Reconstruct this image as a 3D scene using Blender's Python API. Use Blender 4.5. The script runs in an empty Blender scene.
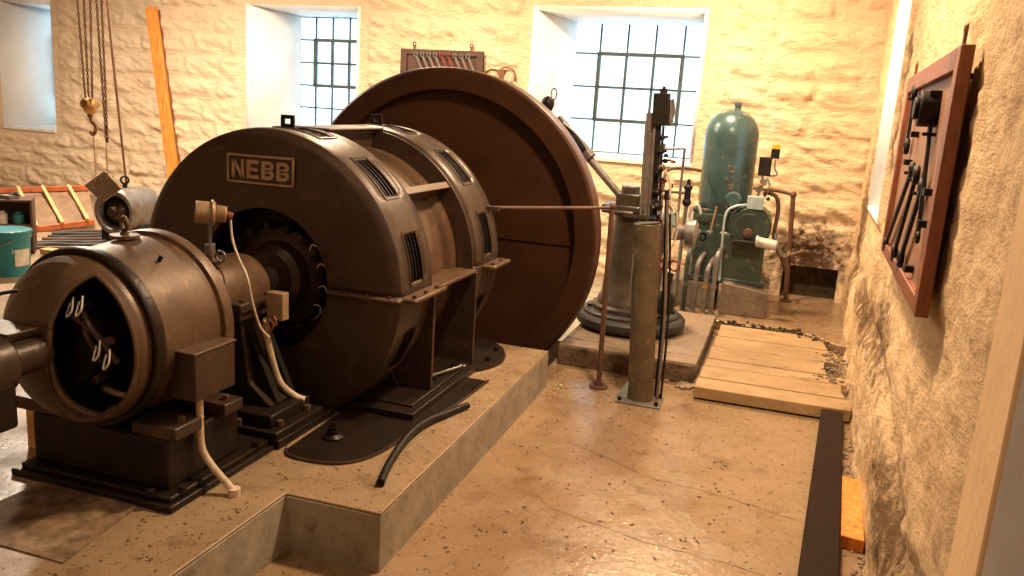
import bpy, bmesh, math, random
from mathutils import Vector, Matrix, noise
random.seed(7)
S = bpy.context.scene
COL = S.collection
PI = math.pi
R_ = math.radians
V = Vector

# ------------------------------------------------------------------ materials
def mat(name, c1, c2=None, rough=.6, metal=0., nscale=6., bump=.15, bscale=40., contrast=(.35, .65), spec=.5, rvar=.15, stretch=None, emis=None, third=None):
    m = bpy.data.materials.new(name); m.use_nodes = True
    nt = m.node_tree; N = nt.nodes; L = nt.links
    b = N['Principled BSDF']
    b.inputs['Metallic'].default_value = metal
    b.inputs['Specular IOR Level'].default_value = spec
    tc = N.new('ShaderNodeTexCoord'); mp = N.new('ShaderNodeMapping')
    L.new(tc.outputs['Object'], mp.inputs[0])
    if stretch: mp.inputs['Scale'].default_value = stretch
    n1 = N.new('ShaderNodeTexNoise'); n1.inputs['Scale'].default_value = nscale; n1.inputs['Detail'].default_value = 8; n1.inputs['Roughness'].default_value = .62
    L.new(mp.outputs[0], n1.inputs['Vector'])
    cr = N.new('ShaderNodeValToRGB')
    cr.color_ramp.elements[0].position = contrast[0]; cr.color_ramp.elements[1].position = contrast[1]
    cr.color_ramp.elements[0].color = (*(c2 or c1), 1); cr.color_ramp.elements[1].color = (*c1, 1)
    L.new(n1.outputs['Fac'], cr.inputs[0])
    out = cr.outputs[0]
    if third:
        col, sc, lo, hi = third
        n3 = N.new('ShaderNodeTexNoise'); n3.inputs['Scale'].default_value = sc; n3.inputs['Detail'].default_value = 6
        L.new(mp.outputs[0], n3.inputs['Vector'])
        c3 = N.new('ShaderNodeValToRGB'); c3.color_ramp.elements[0].position = lo; c3.color_ramp.elements[1].position = hi
        L.new(n3.outputs['Fac'], c3.inputs[0])
        mx = N.new('ShaderNodeMix'); mx.data_type = 'RGBA'
        L.new(c3.outputs[0], mx.inputs[0]); L.new(out, mx.inputs[6]); mx.inputs[7].default_value = (*col, 1)
        out = mx.outputs[2]
    L.new(out, b.inputs['Base Color'])
    mr = N.new('ShaderNodeMapRange'); mr.inputs[3].default_value = max(0.05, rough - rvar); mr.inputs[4].default_value = min(1, rough + rvar)
    L.new(n1.outputs['Fac'], mr.inputs[0]); L.new(mr.outputs[0], b.inputs['Roughness'])
    if bump:
        n2 = N.new('ShaderNodeTexNoise'); n2.inputs['Scale'].default_value = bscale; n2.inputs['Detail'].default_value = 6
        L.new(mp.outputs[0], n2.inputs['Vector'])
        bp = N.new('ShaderNodeBump'); bp.inputs['Strength'].default_value = bump; bp.inputs['Distance'].default_value = .02
        L.new(n2.outputs['Fac'], bp.inputs['Height']); L.new(bp.outputs[0], b.inputs['Normal'])
    return m

M = {}
M['iron'] = mat('dark_machine_paint', (.058, .035, .023), (.038, .022, .014), .40, .15, 5, .06, 60, third=((.10, .05, .025), 9, .60, .78))
M['ironworn'] = mat('worn_machine_paint', (.115, .066, .036), (.07, .038, .021), .46, .2, 6, .06, 60, third=((.20, .11, .055), 14, .58, .78))
M['govcol'] = mat('dark_column_paint', (.075, .056, .040), (.045, .032, .022), .36, .25, 5, .05, 50, third=((.12, .07, .04), 10, .6, .76))
M['black'] = mat('black_iron', (.010, .008, .007), (.018, .013, .010), .5, .3, 8, .1, 50)
M['base'] = mat('oily_black_base', (.010, .007, .005), (.022, .012, .007), .40, .2, 10, .12, 40)
M['wheel'] = mat('rust_brown_paint', (.042, .0145, .004), (.030, .010, .003), .55, .05, 3, .04, 60)
M['wheelrim'] = mat('worn_rust_brown_rim', (.10, .042, .022), (.07, .027, .014), .45, .1, 6, .04, 60)
M['steel'] = mat('grey_steel', (.30, .29, .28), (.20, .18, .16), .35, .7, 8, .05, 50)
M['greysteel'] = mat('grey_paint_metal', (.20, .19, .18), (.12, .10, .09), .45, .3, 9, .08, 50, third=((.22, .10, .05), 12, .58, .7))
M['postgreen'] = mat('olive_grey_post_paint', (.125, .095, .055), (.075, .054, .032), .45, .2, 7, .06, 50, third=((.25, .13, .07), 10, .6, .72))
M['rust'] = mat('rusty_iron', (.22, .10, .05), (.10, .045, .025), .7, .3, 20, .2, 60)
M['brownpipe'] = mat('brown_pipe', (.13, .062, .040), (.08, .038, .025), .5, .2, 8, .05, 50)
M['brass'] = mat('aged_brass', (.55, .33, .12), (.30, .16, .06), .4, .7, 12, .1, 40)
M['tan'] = mat('tan_metal', (.42, .30, .18), (.28, .18, .10), .4, .3, 12, .06, 40)
M['cable'] = mat('pale_cable', (.60, .50, .40), (.42, .32, .22), .55, 0, 14, .1, 60)
M['wirewhite'] = mat('white_wire', (.72, .70, .66), (.5, .47, .42), .5, 0, 14, 0)
M['copper'] = mat('red_brown_brush_gear', (.38, .16, .08), (.18, .07, .04), .4, .4, 20, .1, 60)
M['green'] = mat('green_grey_machine_paint', (.048, .074, .060), (.032, .050, .040), .35, .15, 7, .06, 50, third=((.16, .14, .09), 12, .6, .72))
M['tank'] = mat('teal_tank_paint', (.055, .110, .115), (.045, .08, .08), .28, .2, 4, .02, 50, third=((.30, .24, .15), 11, .62, .72))
M['palegreen'] = mat('pale_green_grey_box', (.38, .47, .48), (.28, .36, .36), .45, .1, 8, .04, 50)
M['whitepaint'] = mat('white_painted_metal', (.55, .52, .47), (.38, .35, .30), .4, 0, 12, .04, 50)
M['bucket'] = mat('teal_bucket_plastic', (.012, .17, .20), (.010, .12, .145), .4, 0, 5, .05, 30, third=((.45, .52, .5), 18, .66, .72))
M['orangewood'] = mat('orange_timber', (.85, .33, .05), (.55, .17, .03), .6, 0, 8, .25, 30, stretch=(3, 3, .5), third=((.25, .09, .03), 5, .6, .72))
M['redwood'] = mat('red_brown_wood', (.26, .085, .035), (.16, .045, .02), .5, 0, 8, .2, 30, stretch=(4, 1, 1), third=((.09, .03, .016), 4, .55, .7))
M['panelred'] = mat('dull_orange_brown_board', (.30, .15, .08), (.20, .09, .045), .55, 0, 6, .15, 30)
M['boardwood'] = mat('dark_brown_board', (.085, .038, .022), (.05, .024, .015), .55, 0, 8, .15, 30)
M['ladderwood'] = mat('red_stained_wood', (.50, .13, .04), (.30, .07, .025), .55, 0, 10, .2, 30)
M['rungwood'] = mat('yellow_wood', (.62, .38, .15), (.42, .22, .08), .6, 0, 10, .2, 30)
M['panelwood'] = mat('old_brown_panel_shaded', (.22, .135, .07), (.14, .08, .042), .7, 0, 5, .1, 30, stretch=(1, 1, 3))  # shade on the rack panel is mixed into this brown
M['plank'] = mat('worn_cream_plank', (.38, .255, .135), (.28, .18, .09), .6, 0, 4, .25, 30, stretch=(1, 1.6, 1), third=((.16, .09, .045), 7, .60, .74))
M['grating'] = mat('grey_worn_plank', (.26, .19, .13), (.15, .10, .065), .6, 0, 6, .25, 30, stretch=(1, 5, 1))
M['beam'] = mat('black_stained_beam', (.026, .012, .007), (.014, .007, .005), .62, 0, 6, .2, 30, stretch=(5, 1, 5))
M['glassdome'] = mat('cream_glaze', (.6, .5, .38), (.4, .3, .2), .2, 0, 10, 0)
M['leather'] = mat('black_rubber', (.03, .027, .025), (.02, .018, .016), .55, 0, 12, .1, 60)
M['sack'] = mat('brown_canvas', (.22, .15, .09), (.13, .08, .05), .8, 0, 10, .3, 60)
M['yellow'] = mat('yellow_paint', (.75, .42, .04), (.6, .3, .03), .4, 0, 9, .03, 40)
M['red'] = mat('red_paint', (.20, .035, .028), (.12, .025, .02), .45, 0, 9, .03, 40)
M['doorgrey'] = mat('grey_door_paint', (.26, .23, .22), (.22, .19, .18), .6, 0, 4, .05, 40)
M['reveal'] = mat('white_limewash', (.86, .87, .86), (.78, .79, .78), .85, 0, 3, .12, 25)
M['copperdark'] = mat('dark_brown_commutator', (.045, .018, .010), (.025, .010, .006), .4, .3, 20, .1, 60)
M['ceil'] = mat('dark_timber_ceiling', (.16, .11, .07), (.11, .075, .05), .85, 0, 3, .1, 25)
M['frame'] = mat('dark_green_window_iron', (.055, .075, .07), (.035, .045, .042), .5, .1, 12, .05, 40)
M['sill'] = mat('white_window_ledge', (.80, .80, .78), (.6, .57, .5), .7, 0, 8, .1, 40)
M['checker'] = mat('oily_rusty_sheet', (.30, .20, .12), (.11, .07, .042), .85, .2, 14, .35, 90, stretch=(1, 1, 1))

for k_, v_ in (('iron', .35), ('base', .3), ('wheel', .25), ('black', .3), ('beam', .08)): M[k_].node_tree.nodes['Principled BSDF'].inputs['Specular IOR Level'].default_value = v_
M['redrough'] = mat('crumbling_edge_and_recess_shade', (.16, .10, .06), (.05, .03, .018), .85, 0, 9, .8, 25)
M['crack'] = mat('dark_crack_dirt', (.06, .03, .015), (.03, .016, .01), .8, 0, 20, 0)
M['plaster'] = mat('smooth_cream_plaster', (.76, .53, .31), (.66, .45, .26), .8, 0, 3, .15, 20)
def floor_mat(name, c1, c2, stain, rough=.4, specks=True, sc=1.0):
    m = bpy.data.materials.new(name); m.use_nodes = True
    nt = m.node_tree; N = nt.nodes; L = nt.links; b = N['Principled BSDF']
    tc = N.new('ShaderNodeTexCoord')
    def nz(scale, det=6, r=.6):
        n = N.new('ShaderNodeTexNoise'); n.inputs['Scale'].default_value = scale; n.inputs['Detail'].default_value = det; n.inputs['Roughness'].default_value = r
        L.new(tc.outputs['Object'], n.inputs['Vector']); return n
    def ramp(src, p0, p1, a=(0, 0, 0), c=(1, 1, 1)):
        r = N.new('ShaderNodeValToRGB'); r.color_ramp.elements[0].position = p0; r.color_ramp.elements[1].position = p1
        r.color_ramp.elements[0].color = (*a, 1); r.color_ramp.elements[1].color = (*c, 1); L.new(src, r.inputs[0]); return r.outputs[0]
    def mix(f, a, c):
        x = N.new('ShaderNodeMix'); x.data_type = 'RGBA'; L.new(f, x.inputs[0]); L.new(a, x.inputs[6]); x.inputs[7].default_value = (*c, 1); return x.outputs[2]
    base = ramp(nz(1.3 * sc, 9, .65).outputs['Fac'], .32, .68, c2, c1)
    out = mix(ramp(nz(3.1 * sc, 8, .7).outputs['Fac'], .55, .72), base, stain)
    if specks:
        v = nz(17, 5, .75)
        out = mix(ramp(v.outputs['Fac'], .605, .635), out, (.055, .028, .014))
        v2 = nz(48, 3, .6)
        out = mix(ramp(v2.outputs['Fac'], .63, .66), out, (.08, .04, .02))
        vo = N.new('ShaderNodeTexVoronoi'); vo.feature = 'DISTANCE_TO_EDGE'; vo.inputs['Scale'].default_value = .33
        wn = nz(2.5, 4); ad = N.new('ShaderNodeVectorMath'); ad.operation = 'MULTIPLY_ADD'
        L.new(wn.outputs['Color'], ad.inputs[0]); ad.inputs[1].default_value = (.35, .35, .35); L.new(tc.outputs['Object'], ad.inputs[2])
        L.new(ad.outputs[0], vo.inputs['Vector'])
        out = mix(ramp(vo.outputs['Distance'], .0, .003, (.35, .35, .35), (0, 0, 0)), out, (.16, .09, .045))
    L.new(out, b.inputs['Base Color'])
    rr = N.new('ShaderNodeMapRange'); rr.inputs[1].default_value = .3; rr.inputs[2].default_value = .7; rr.inputs[3].default_value = max(.08, rough - .14); rr.inputs[4].default_value = rough + .2
    L.new(nz(4).outputs['Fac'], rr.inputs[0]); L.new(rr.outputs[0], b.inputs['Roughness'])
    bp = N.new('ShaderNodeBump'); bp.inputs['Strength'].default_value = .25; bp.inputs['Distance'].default_value = .015
    L.new(nz(22, 7).outputs['Fac'], bp.inputs['Height']); L.new(bp.outputs[0], b.inputs['Normal'])
    return m
M['floor'] = floor_mat('sandy_painted_concrete', (.30, .205, .125), (.225, .147, .082), (.13, .075, .038), .20)
M['plat'] = floor_mat('worn_platform_concrete', (.31, .22, .135), (.22, .148, .086), (.115, .07, .036), .38)
M['riser'] = floor_mat('grey_rough_concrete', (.36, .32, .26), (.20, .17, .13), (.10, .08, .06), .6, False, 3)
M['block'] = floor_mat('grey_concrete_block', (.20, .15, .105), (.12, .085, .06), (.06, .04, .027), .7, False, 5)

def strip_line(pts, w, z):
    mb = MB(); rnd = random.Random(len(pts)*7); Q = []
    for a, b in zip(pts, pts[1:]):
        n = max(2, int((V(b)-V(a)).length/.05)); Q += [V((*V(a).lerp(V(b), k/n), 0)) for k in range(n)]
    Q.append(V((*pts[-1], 0))); vs = []
    for k, p in enumerate(Q):
        p = p+V((rnd.uniform(-.008, .008), rnd.uniform(-.012, .012), z)); ww = w*rnd.uniform(.3, 1.2)
        vs += [p-V((0, ww, 0)), p+V((0, ww, 0))]
    return mb._add(vs, [(2*k, 2*k+2, 2*k+3, 2*k+1) for k in range(len(Q)-1)])
def wall_mat(name, cream, shade, dirt, spots, dark=(.085, .045, .025)):
    """limewashed stone; spots: list of (centre, radii) where damp dirt shows"""
    m = bpy.data.materials.new(name); m.use_nodes = True
    nt = m.node_tree; N = nt.nodes; L = nt.links; b = N['Principled BSDF']
    b.inputs['Roughness'].default_value = .85; b.inputs['Specular IOR Level'].default_value = .25
    tc = N.new('ShaderNodeTexCoord')
    def nz(scale, det=6, r=.6, st=None):
        n = N.new('ShaderNodeTexNoise'); n.inputs['Scale'].default_value = scale; n.inputs['Detail'].default_value = det; n.inputs['Roughness'].default_value = r
        if st:
            mp = N.new('ShaderNodeMapping'); mp.inputs['Scale'].default_value = st; L.new(tc.outputs['Object'], mp.inputs[0]); L.new(mp.outputs[0], n.inputs['Vector'])
        else: L.new(tc.outputs['Object'], n.inputs['Vector'])
        return n.outputs['Fac']
    def ramp(src, p0, p1, a=(0, 0, 0), c=(1, 1, 1)):
        r = N.new('ShaderNodeValToRGB'); r.color_ramp.elements[0].position = p0; r.color_ramp.elements[1].position = p1
        r.color_ramp.elements[0].color = (*a, 1); r.color_ramp.elements[1].color = (*c, 1); L.new(src, r.inputs[0]); return r.outputs[0]
    def mixc(f, a, c):
        x = N.new('ShaderNodeMix'); x.data_type = 'RGBA'; L.new(f, x.inputs[0]); L.new(a, x.inputs[6]); x.inputs[7].default_value = (*c, 1); return x.outputs[2]
    out = ramp(nz(1.6, 8, .65), .3, .7, shade, cream)
    out = mixc(ramp(nz(7, 8, .7, (1, 1, 2)), .58, .78), out, dirt)
    out = mixc(ramp(nz(30, 6, .7), .62, .75), out, dirt)
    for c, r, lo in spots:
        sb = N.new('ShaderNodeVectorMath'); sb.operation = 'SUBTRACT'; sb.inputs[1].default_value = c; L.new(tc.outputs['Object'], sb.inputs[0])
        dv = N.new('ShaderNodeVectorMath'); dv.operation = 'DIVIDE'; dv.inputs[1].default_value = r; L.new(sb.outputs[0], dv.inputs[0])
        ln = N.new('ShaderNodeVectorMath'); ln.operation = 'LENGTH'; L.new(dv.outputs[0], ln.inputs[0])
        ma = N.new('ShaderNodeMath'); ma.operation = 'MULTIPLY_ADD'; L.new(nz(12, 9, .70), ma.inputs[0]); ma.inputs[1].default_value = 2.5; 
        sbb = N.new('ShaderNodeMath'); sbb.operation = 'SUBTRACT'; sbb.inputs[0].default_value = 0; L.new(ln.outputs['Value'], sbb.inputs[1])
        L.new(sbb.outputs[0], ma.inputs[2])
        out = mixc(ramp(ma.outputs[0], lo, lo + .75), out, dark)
    L.new(out, b.inputs['Base Color'])
    bp = N.new('ShaderNodeBump'); bp.inputs['Strength'].default_value = .6; bp.inputs['Distance'].default_value = .03
    L.new(nz(22, 8, .7, (1, 1, 2)), bp.inputs['Height'])
    b2 = N.new('ShaderNodeBump'); b2.inputs['Strength'].default_value = .8; b2.inputs['Distance'].default_value = .09
    L.new(nz(5.5, 9, .68, (1, 1, 2.2)), b2.inputs['Height']); L.new(bp.outputs[0], b2.inputs['Normal']); L.new(b2.outputs[0], b.inputs['Normal'])
    return m
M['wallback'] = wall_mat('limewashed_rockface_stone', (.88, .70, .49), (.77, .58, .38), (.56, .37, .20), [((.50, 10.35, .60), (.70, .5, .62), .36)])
M['wallright'] = wall_mat('limewashed_rubble', (.90, .66, .41), (.72, .50, .29), (.34, .19, .095), [((.78, 7.2, .70), (.4, 1.9, .26), .26), ((.72, 5.6, .85), (.4, 1.0, .40), .32), ((.62, 3.7, .40), (.4, 1.3, .28), .28), ((.9, 9.3, 1.1), (.3, .7, 1.5), .36), ((.78, 6.75, 2.4), (.3, .15, 1.0), .2)], (.17, .10, .05))

def glass_mat():
    m = bpy.data.materials.new('dusty_window_glass'); m.use_nodes = True
    nt = m.node_tree; N = nt.nodes; L = nt.links; N.clear()
    o = N.new('ShaderNodeOutputMaterial'); mx = N.new('ShaderNodeMixShader'); t = N.new('ShaderNodeBsdfTransparent')
    d = N.new('ShaderNodeBsdfTranslucent'); d.inputs['Color'].default_value = (.34, .42, .45, 1)
    t.inputs['Color'].default_value = (.44, .48, .50, 1)
    tc = N.new('ShaderNodeTexCoord'); n = N.new('ShaderNodeTexNoise'); n.inputs['Scale'].default_value = 2.6; n.inputs['Detail'].default_value = 8; n.inputs['Roughness'].default_value = .7
    L.new(tc.outputs['Object'], n.inputs['Vector'])
    r = N.new('ShaderNodeMapRange'); r.inputs[1].default_value = .4; r.inputs[2].default_value = .65; r.inputs[3].default_value = .15; r.inputs[4].default_value = .6
    L.new(n.outputs['Fac'], r.inputs[0]); L.new(r.outputs[0], mx.inputs[0]); L.new(t.outputs[0], mx.inputs[1]); L.new(d.outputs[0], mx.inputs[2]); L.new(mx.outputs[0], o.inputs[0])
    return m
M['glass'] = glass_mat()

# ------------------------------------------------------------------ geometry kit
WL = {}
class MB:
    def __init__(s): s.bm = bmesh.new()
    def _add(s, verts, faces):
        vs = [s.bm.verts.new(v) for v in verts]
        for f in faces:
            try: s.bm.faces.new([vs[i] for i in f])
            except ValueError: pass
        return s
    def box(s, x0, x1, y0, y1, z0, z1): return s.obox(((x0+x1)/2, (y0+y1)/2, (z0+z1)/2), (x1-x0, y1-y0, z1-z0))
    def obox(s, c, size, rot=None, taper=1.0):
        hx, hy, hz = [a/2 for a in size]; c = V(c)
        mt = rot if rot is not None else Matrix.Identity(3)
        vs = []
        for z, k in ((-hz, 1), (hz, taper)):
            for x, y in ((-hx, -hy), (hx, -hy), (hx, hy), (-hx, hy)): vs.append(c + mt @ V((x*k, y*k, z)))
        return s._add(vs, [(3,2,1,0), (4,5,6,7), (0,1,5,4), (1,2,6,5), (2,3,7,6), (3,0,4,7)])
    def beam(s, p0, p1, w, h, up=(0,0,1)):
        p0, p1 = V(p0), V(p1); d = (p1-p0); l = d.length; d.normalize()
        u = d.cross(V(up)).normalized(); v = u.cross(d)
        mt = Matrix((u, d, v)).transposed()
        return s.obox((p0+p1)/2, (w, l, h), mt)
    def cyl(s, p0, p1, r0, r1=None, seg=24, cap=True):
        r1 = r0 if r1 is None else r1
        p0, p1 = V(p0), V(p1); d = (p1-p0).normalized()
        a = V((0,0,1)) if abs(d.z) < .9 else V((1,0,0))
        u = d.cross(a).normalized(); v = d.cross(u)
        vs = []
        for p, r in ((p0, r0), (p1, r1)):
            for i in range(seg):
                t = 2*PI*i/seg; vs.append(p + u*(r*math.cos(t)) + v*(r*math.sin(t)))
        fs = [(i, (i+1) % seg, seg+(i+1) % seg, seg+i) for i in range(seg)]
        if cap: fs += [tuple(range(seg))[::-1], tuple(range(seg, 2*seg))]
        return s._add(vs, fs)
    def tube(s, pts, r, seg=8, smooth=True, closed=False):
        P = [V(p) for p in pts]
        if smooth and len(P) > 2:
            Q = []
            for i in range(len(P)-1):
                a = P[max(i-1, 0)]; b = P[i]; c = P[i+1]; d = P[min(i+2, len(P)-1)]
                for k in range(5):
                    t = k/5
                    Q.append(.5*((2*b) + (c-a)*t + (2*a-5*b+4*c-d)*t*t + (3*b-a-3*c+d)*t**3))
            Q.append(P[-1]); P = Q
        vs = []; n = len(P); u = None
        for i, p in enumerate(P):
            d = (P[min(i+1, n-1)]-P[max(i-1, 0)]).normalized()
            if u is None:
                a = V((0,0,1)) if abs(d.z) < .9 else V((1,0,0)); u = d.cross(a).normalized()
            else: u = (u - d*u.dot(d)).normalized()
            v = d.cross(u)
            rr = r(i/(n-1)) if callable(r) else r
            for k in range(seg):
                t = 2*PI*k/seg; vs.append(p + u*(rr*math.cos(t)) + v*(rr*math.sin(t)))
        fs = []
        for i in range(n-1):
            for k in range(seg): fs.append((i*seg+k, i*seg+(k+1) % seg, (i+1)*seg+(k+1) % seg, (i+1)*seg+k))
        fs += [tuple(range(seg))[::-1], tuple(range((n-1)*seg, n*seg))]
        return s._add(vs, fs)
    def lathe(s, prof, o, axis='Y', seg=48, a0=0., a1=360., skip=None):
        """prof: (radius, height along axis) pairs"""
        o = V(o); full = abs(a1-a0-360) < 1e-6
        n = seg if full else seg+1; vs = []
        for r, h in prof:
            for i in range(n):
                t = R_(a0 + (a1-a0)*i/seg); c, q = r*math.cos(t), r*math.sin(t)
                vs.append(o + (V((c, h, q)) if axis == 'Y' else V((c, q, h)) if axis == 'Z' else V((h, c, q))))
        fs = []
        for j in range(len(prof)-1):
            for i in range(seg):
                am = a0 + (a1-a0)*(i+.5)/seg
                if skip and skip(am, j): continue
                i2 = (i+1) % n if full else i+1
                fs.append((j*n+i, j*n+i2, (j+1)*n+i2, (j+1)*n+i))
        return s._add(vs, fs)
    def prism(s, pts, o, u, v, depth):
        """outline in the plane (u, v) at o, extruded along u x v"""
        o, u, v = V(o), V(u).normalized(), V(v).normalized(); w = u.cross(v)*depth; n = len(pts)
        vs = [o+u*a+v*b for a, b in pts] + [o+u*a+v*b+w for a, b in pts]
        return s._add(vs, [tuple(range(n))[::-1], tuple(range(n, 2*n))] + [(i, (i+1) % n, n+(i+1) % n, n+i) for i in range(n)])
    def ball(s, c, r, sc=(1,1,1), seg=16):
        m = Matrix.Translation(c) @ Matrix.Diagonal((sc[0]*r, sc[1]*r, sc[2]*r, 1))
        bmesh.ops.create_uvsphere(s.bm, u_segments=seg, v_segments=max(6, seg//2), radius=1, matrix=m); return s
    def torus(s, c, ax, R, r, seg=20, k=8, sc=(1, 1), up=None):
        ax = V(ax).normalized(); a = V(up) if up else (V((0,0,1)) if abs(ax.z) < .9 else V((1,0,0)))
        v = (a - ax*a.dot(ax)).normalized(); u = v.cross(ax); c = V(c); vs = []
        for i in range(seg):
            t = 2*PI*i/seg; d = u*(math.cos(t)*sc[0]) + v*(math.sin(t)*sc[1]); 
            for j in range(k):
                q = 2*PI*j/k; vs.append(c + d*(R) + d.normalized()*(r*math.cos(q)) + ax*(r*math.sin(q)))
        fs = [(i*k+j, i*k+(j+1) % k, ((i+1) % seg)*k+(j+1) % k, ((i+1) % seg)*k+j) for i in range(seg) for j in range(k)]
        return s._add(vs, fs)
    def build(s, name, m, parent=None, bevel=0., solid=0., ang=35, loc=None):
        bmesh.ops.recalc_face_normals(s.bm, faces=s.bm.faces)
        w = WL[parent.name] if parent else V(loc or (0, 0, 0))
        if w.length: bmesh.ops.translate(s.bm, vec=-w, verts=s.bm.verts)
        me = bpy.data.meshes.new(name); s.bm.to_mesh(me); s.bm.free()
        for p in me.polygons: p.use_smooth = True
        me.set_sharp_from_angle(angle=R_(ang))
        o = bpy.data.objects.new(name, me); COL.objects.link(o); me.materials.append(m)
        if parent: o.parent = parent
        else: o.location = w
        WL[o.name] = w
        if solid:
            x = o.modifiers.new('s', 'SOLIDIFY'); x.thickness = solid; x.offset = -1
        if bevel:
            x = o.modifiers.new('b', 'BEVEL'); x.width = bevel; x.segments = 2; x.limit_method = 'ANGLE'; x.angle_limit = R_(40)
        return o
def tag(o, label, cat, group=None, kind=None):
    o['label'] = label; o['category'] = cat
    if group: o['group'] = group
    if kind: o['kind'] = kind
    return o
def thing(name, loc, label, cat, group=None):
    o = bpy.data.objects.new(name, None); COL.objects.link(o); o.location = loc; o.empty_display_size = .1
    WL[o.name] = V(loc); return tag(o, label, cat, group)
def struct(o): o['kind'] = 'structure'; return o
def dup(root, loc, rz=0., label=None):
    r = root.copy(); COL.objects.link(r); r.location = loc; r.rotation_euler.z = rz
    if label: r['label'] = label
    for ch in list(root.children):
        c = ch.copy(); COL.objects.link(c); c.parent = r
        for g in ch.children:
            d = g.copy(); COL.objects.link(d); d.parent = c
    return r
def bolt_y(mb, x, y, z, r=.012, h=.012): mb.cyl((x, y, z), (x, y-h, z), r, seg=6)
def bolt_z(mb, x, y, z, r=.014, h=.016): mb.cyl((x, y, z), (x, y, z+h), r, seg=6)

# ------------------------------------------------------------------ camera
cam = bpy.data.cameras.new('camera'); co = bpy.data.objects.new('camera', cam); COL.objects.link(co)
CR = Matrix([(0.947813, -0.124352, 0.293576), (0.312555, 0.180665, -0.932561), (0.062927, 0.975652, 0.210103)])
co.matrix_world = Matrix.Translation((0, 0, 2.100)) @ CR.to_4x4()
cam.sensor_width = 36; cam.lens = 808/1024*36; cam.clip_start = .05; cam.clip_end = 200
S.camera = co

# ------------------------------------------------------------------ room
# back wall frame: origin BO, direction BU; right wall frame: origin RO, direction RU (away from the camera)
SL = .0436
BO = V((.95, 10.4, 0)); BU = V((1, -SL, 0)).normalized(); BN = V((-SL, -1, 0)).normalized()
RO = V((.665, 4.06, 0)); RU = V((SL, 1, 0)).normalized(); RN = V((-1, SL, 0)).normalized()
CEIL = 4.5
def coords(lo, hi, step, cuts):
    pts = sorted({round(v, 4) for v in [lo, hi, *cuts]}); out = []
    for a, b in zip(pts, pts[1:]):
        n = max(1, int(round((b-a)/step)))
        out += [a+(b-a)*i/n for i in range(n)]
    return out + [hi]
def wall_grid(name, O, U, Nn, u0, u1, z0, z1, step, holes, disp, m):
    us = coords(u0, u1, step, [h for q in holes for h in q[:2]]); zs = coords(z0, z1, step, [h for q in holes for h in q[2:]])
    bm = bmesh.new(); g = [[bm.verts.new(O + U*u + V((0, 0, z)) + Nn*disp(u, z)) for z in zs] for u in us]
    for i in range(len(us)-1):
        for j in range(len(zs)-1):
            um, zm = (us[i]+us[i+1])/2, (zs[j]+zs[j+1])/2
            if any(h[0] < um < h[1] and h[2] < zm < h[3] for h in holes): continue
            bm.faces.new((g[i][j], g[i+1][j], g[i+1][j+1], g[i][j+1]))
    bmesh.ops.delete(bm, geom=[v for v in bm.verts if not v.link_faces], context='VERTS')
    mb = MB(); mb.bm.free(); mb.bm = bm
    o = mb.build(name, m, ang=80); return struct(o)
def hole_fade(u, z, holes, w=.14):
    d = 9
    for a, b, c, e in holes:
        dx = max(a-u, u-b, 0); dz = max(c-z, z-e, 0); d = min(d, math.hypot(dx, dz))
    return min(1, max(0, (d-w)/.05))
CH = [.0, .33, .70, 1.05, 1.36, 1.66, 2.02, 2.33, 2.68, 3.0, 3.36, 3.7, 4.1, 4.6]
def back_disp(holes):
    rnd = random.Random(3); joints = []
    for k in range(len(CH)):
        x = -15.; js = []
        while x < 1.5: x += rnd.uniform(.45, 1.15); js.append(x)
        joints.append(js)
    def f(u, z):
        zz = z + .025*noise.noise(V((u*.8, 3.3, z*.5)))
        k = max(i for i in range(len(CH)) if CH[i] <= max(zz, 0)); k = min(k, len(CH)-2)
        dz = min(zz-CH[k], CH[k+1]-zz)
        js = joints[k]; dj = min(abs(u-j+.02*noise.noise(V((u, z*4, 1)))) for j in js)
        e = min(dz, dj); bul = min(1, max(0, e/.09)); bul = bul*bul*(3-2*bul)
        sl = z*1.0 + u*.35
        n = noise.fractal(V((u*2.2, sl*6.5, .3)), .8, 2.1, 6)
        n2 = abs(noise.noise(V((u*3.1+9, sl*8, 4.))))
        rid = .017*math.exp(-(e/.017)**2)
        d = bul*(.034 + .058*n + .034*n2) + rid + .004*noise.noise(V((u*9, z*9, 0)))
        return d*hole_fade(u, z, holes) + .001
    return f
W1 = (-14.0, -12.75, 1.34, 3.5); W2 = (-8.80, -6.83, 1.62, 3.45); W3 = (-4.235, -1.975, 1.62, 3.50)
AL = (-.74, -.10, -.02, .50)
bh = [W1, W2, W3, AL]
wall_grid('wall_back', BO, BU, BN, -14.8, .1, -.05, CEIL, .028, bh, back_disp(bh), M['wallback'])
# dark recess low in back wall; lining colour holds its shade and dirt
def brick(u0, u1, d0, d1, z0, z1, O=BO, U=BU, Nn=BN):
    mb = MB(); P = lambda u, d, z: O+U*u-Nn*d+V((0, 0, z))
    vs = [P(u, d, z) for z in (z0, z1) for u, d in ((u0, d0), (u1, d0), (u1, d1), (u0, d1))]
    mb._add(vs, [(3,2,1,0), (4,5,6,7), (0,1,5,4), (1,2,6,5), (2,3,7,6), (3,0,4,7)]); return mb
struct(brick(AL[0]-.02, AL[1]+.02, .45, .55, -.02, .6).build('trim_recess_back', M['redrough']))
struct(brick(AL[0]-.12, AL[0], .0, .5, -.02, .6).build('trim_recess_side_left', M['redrough']))
struct(brick(AL[1], AL[1]+.12, .0, .5, -.02, .6).build('trim_recess_side_right', M['redrough']))
struct(brick(AL[0]-.1, AL[1]+.1, .0, .5, .5, .6).build('trim_recess_head', M['redrough']))

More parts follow.
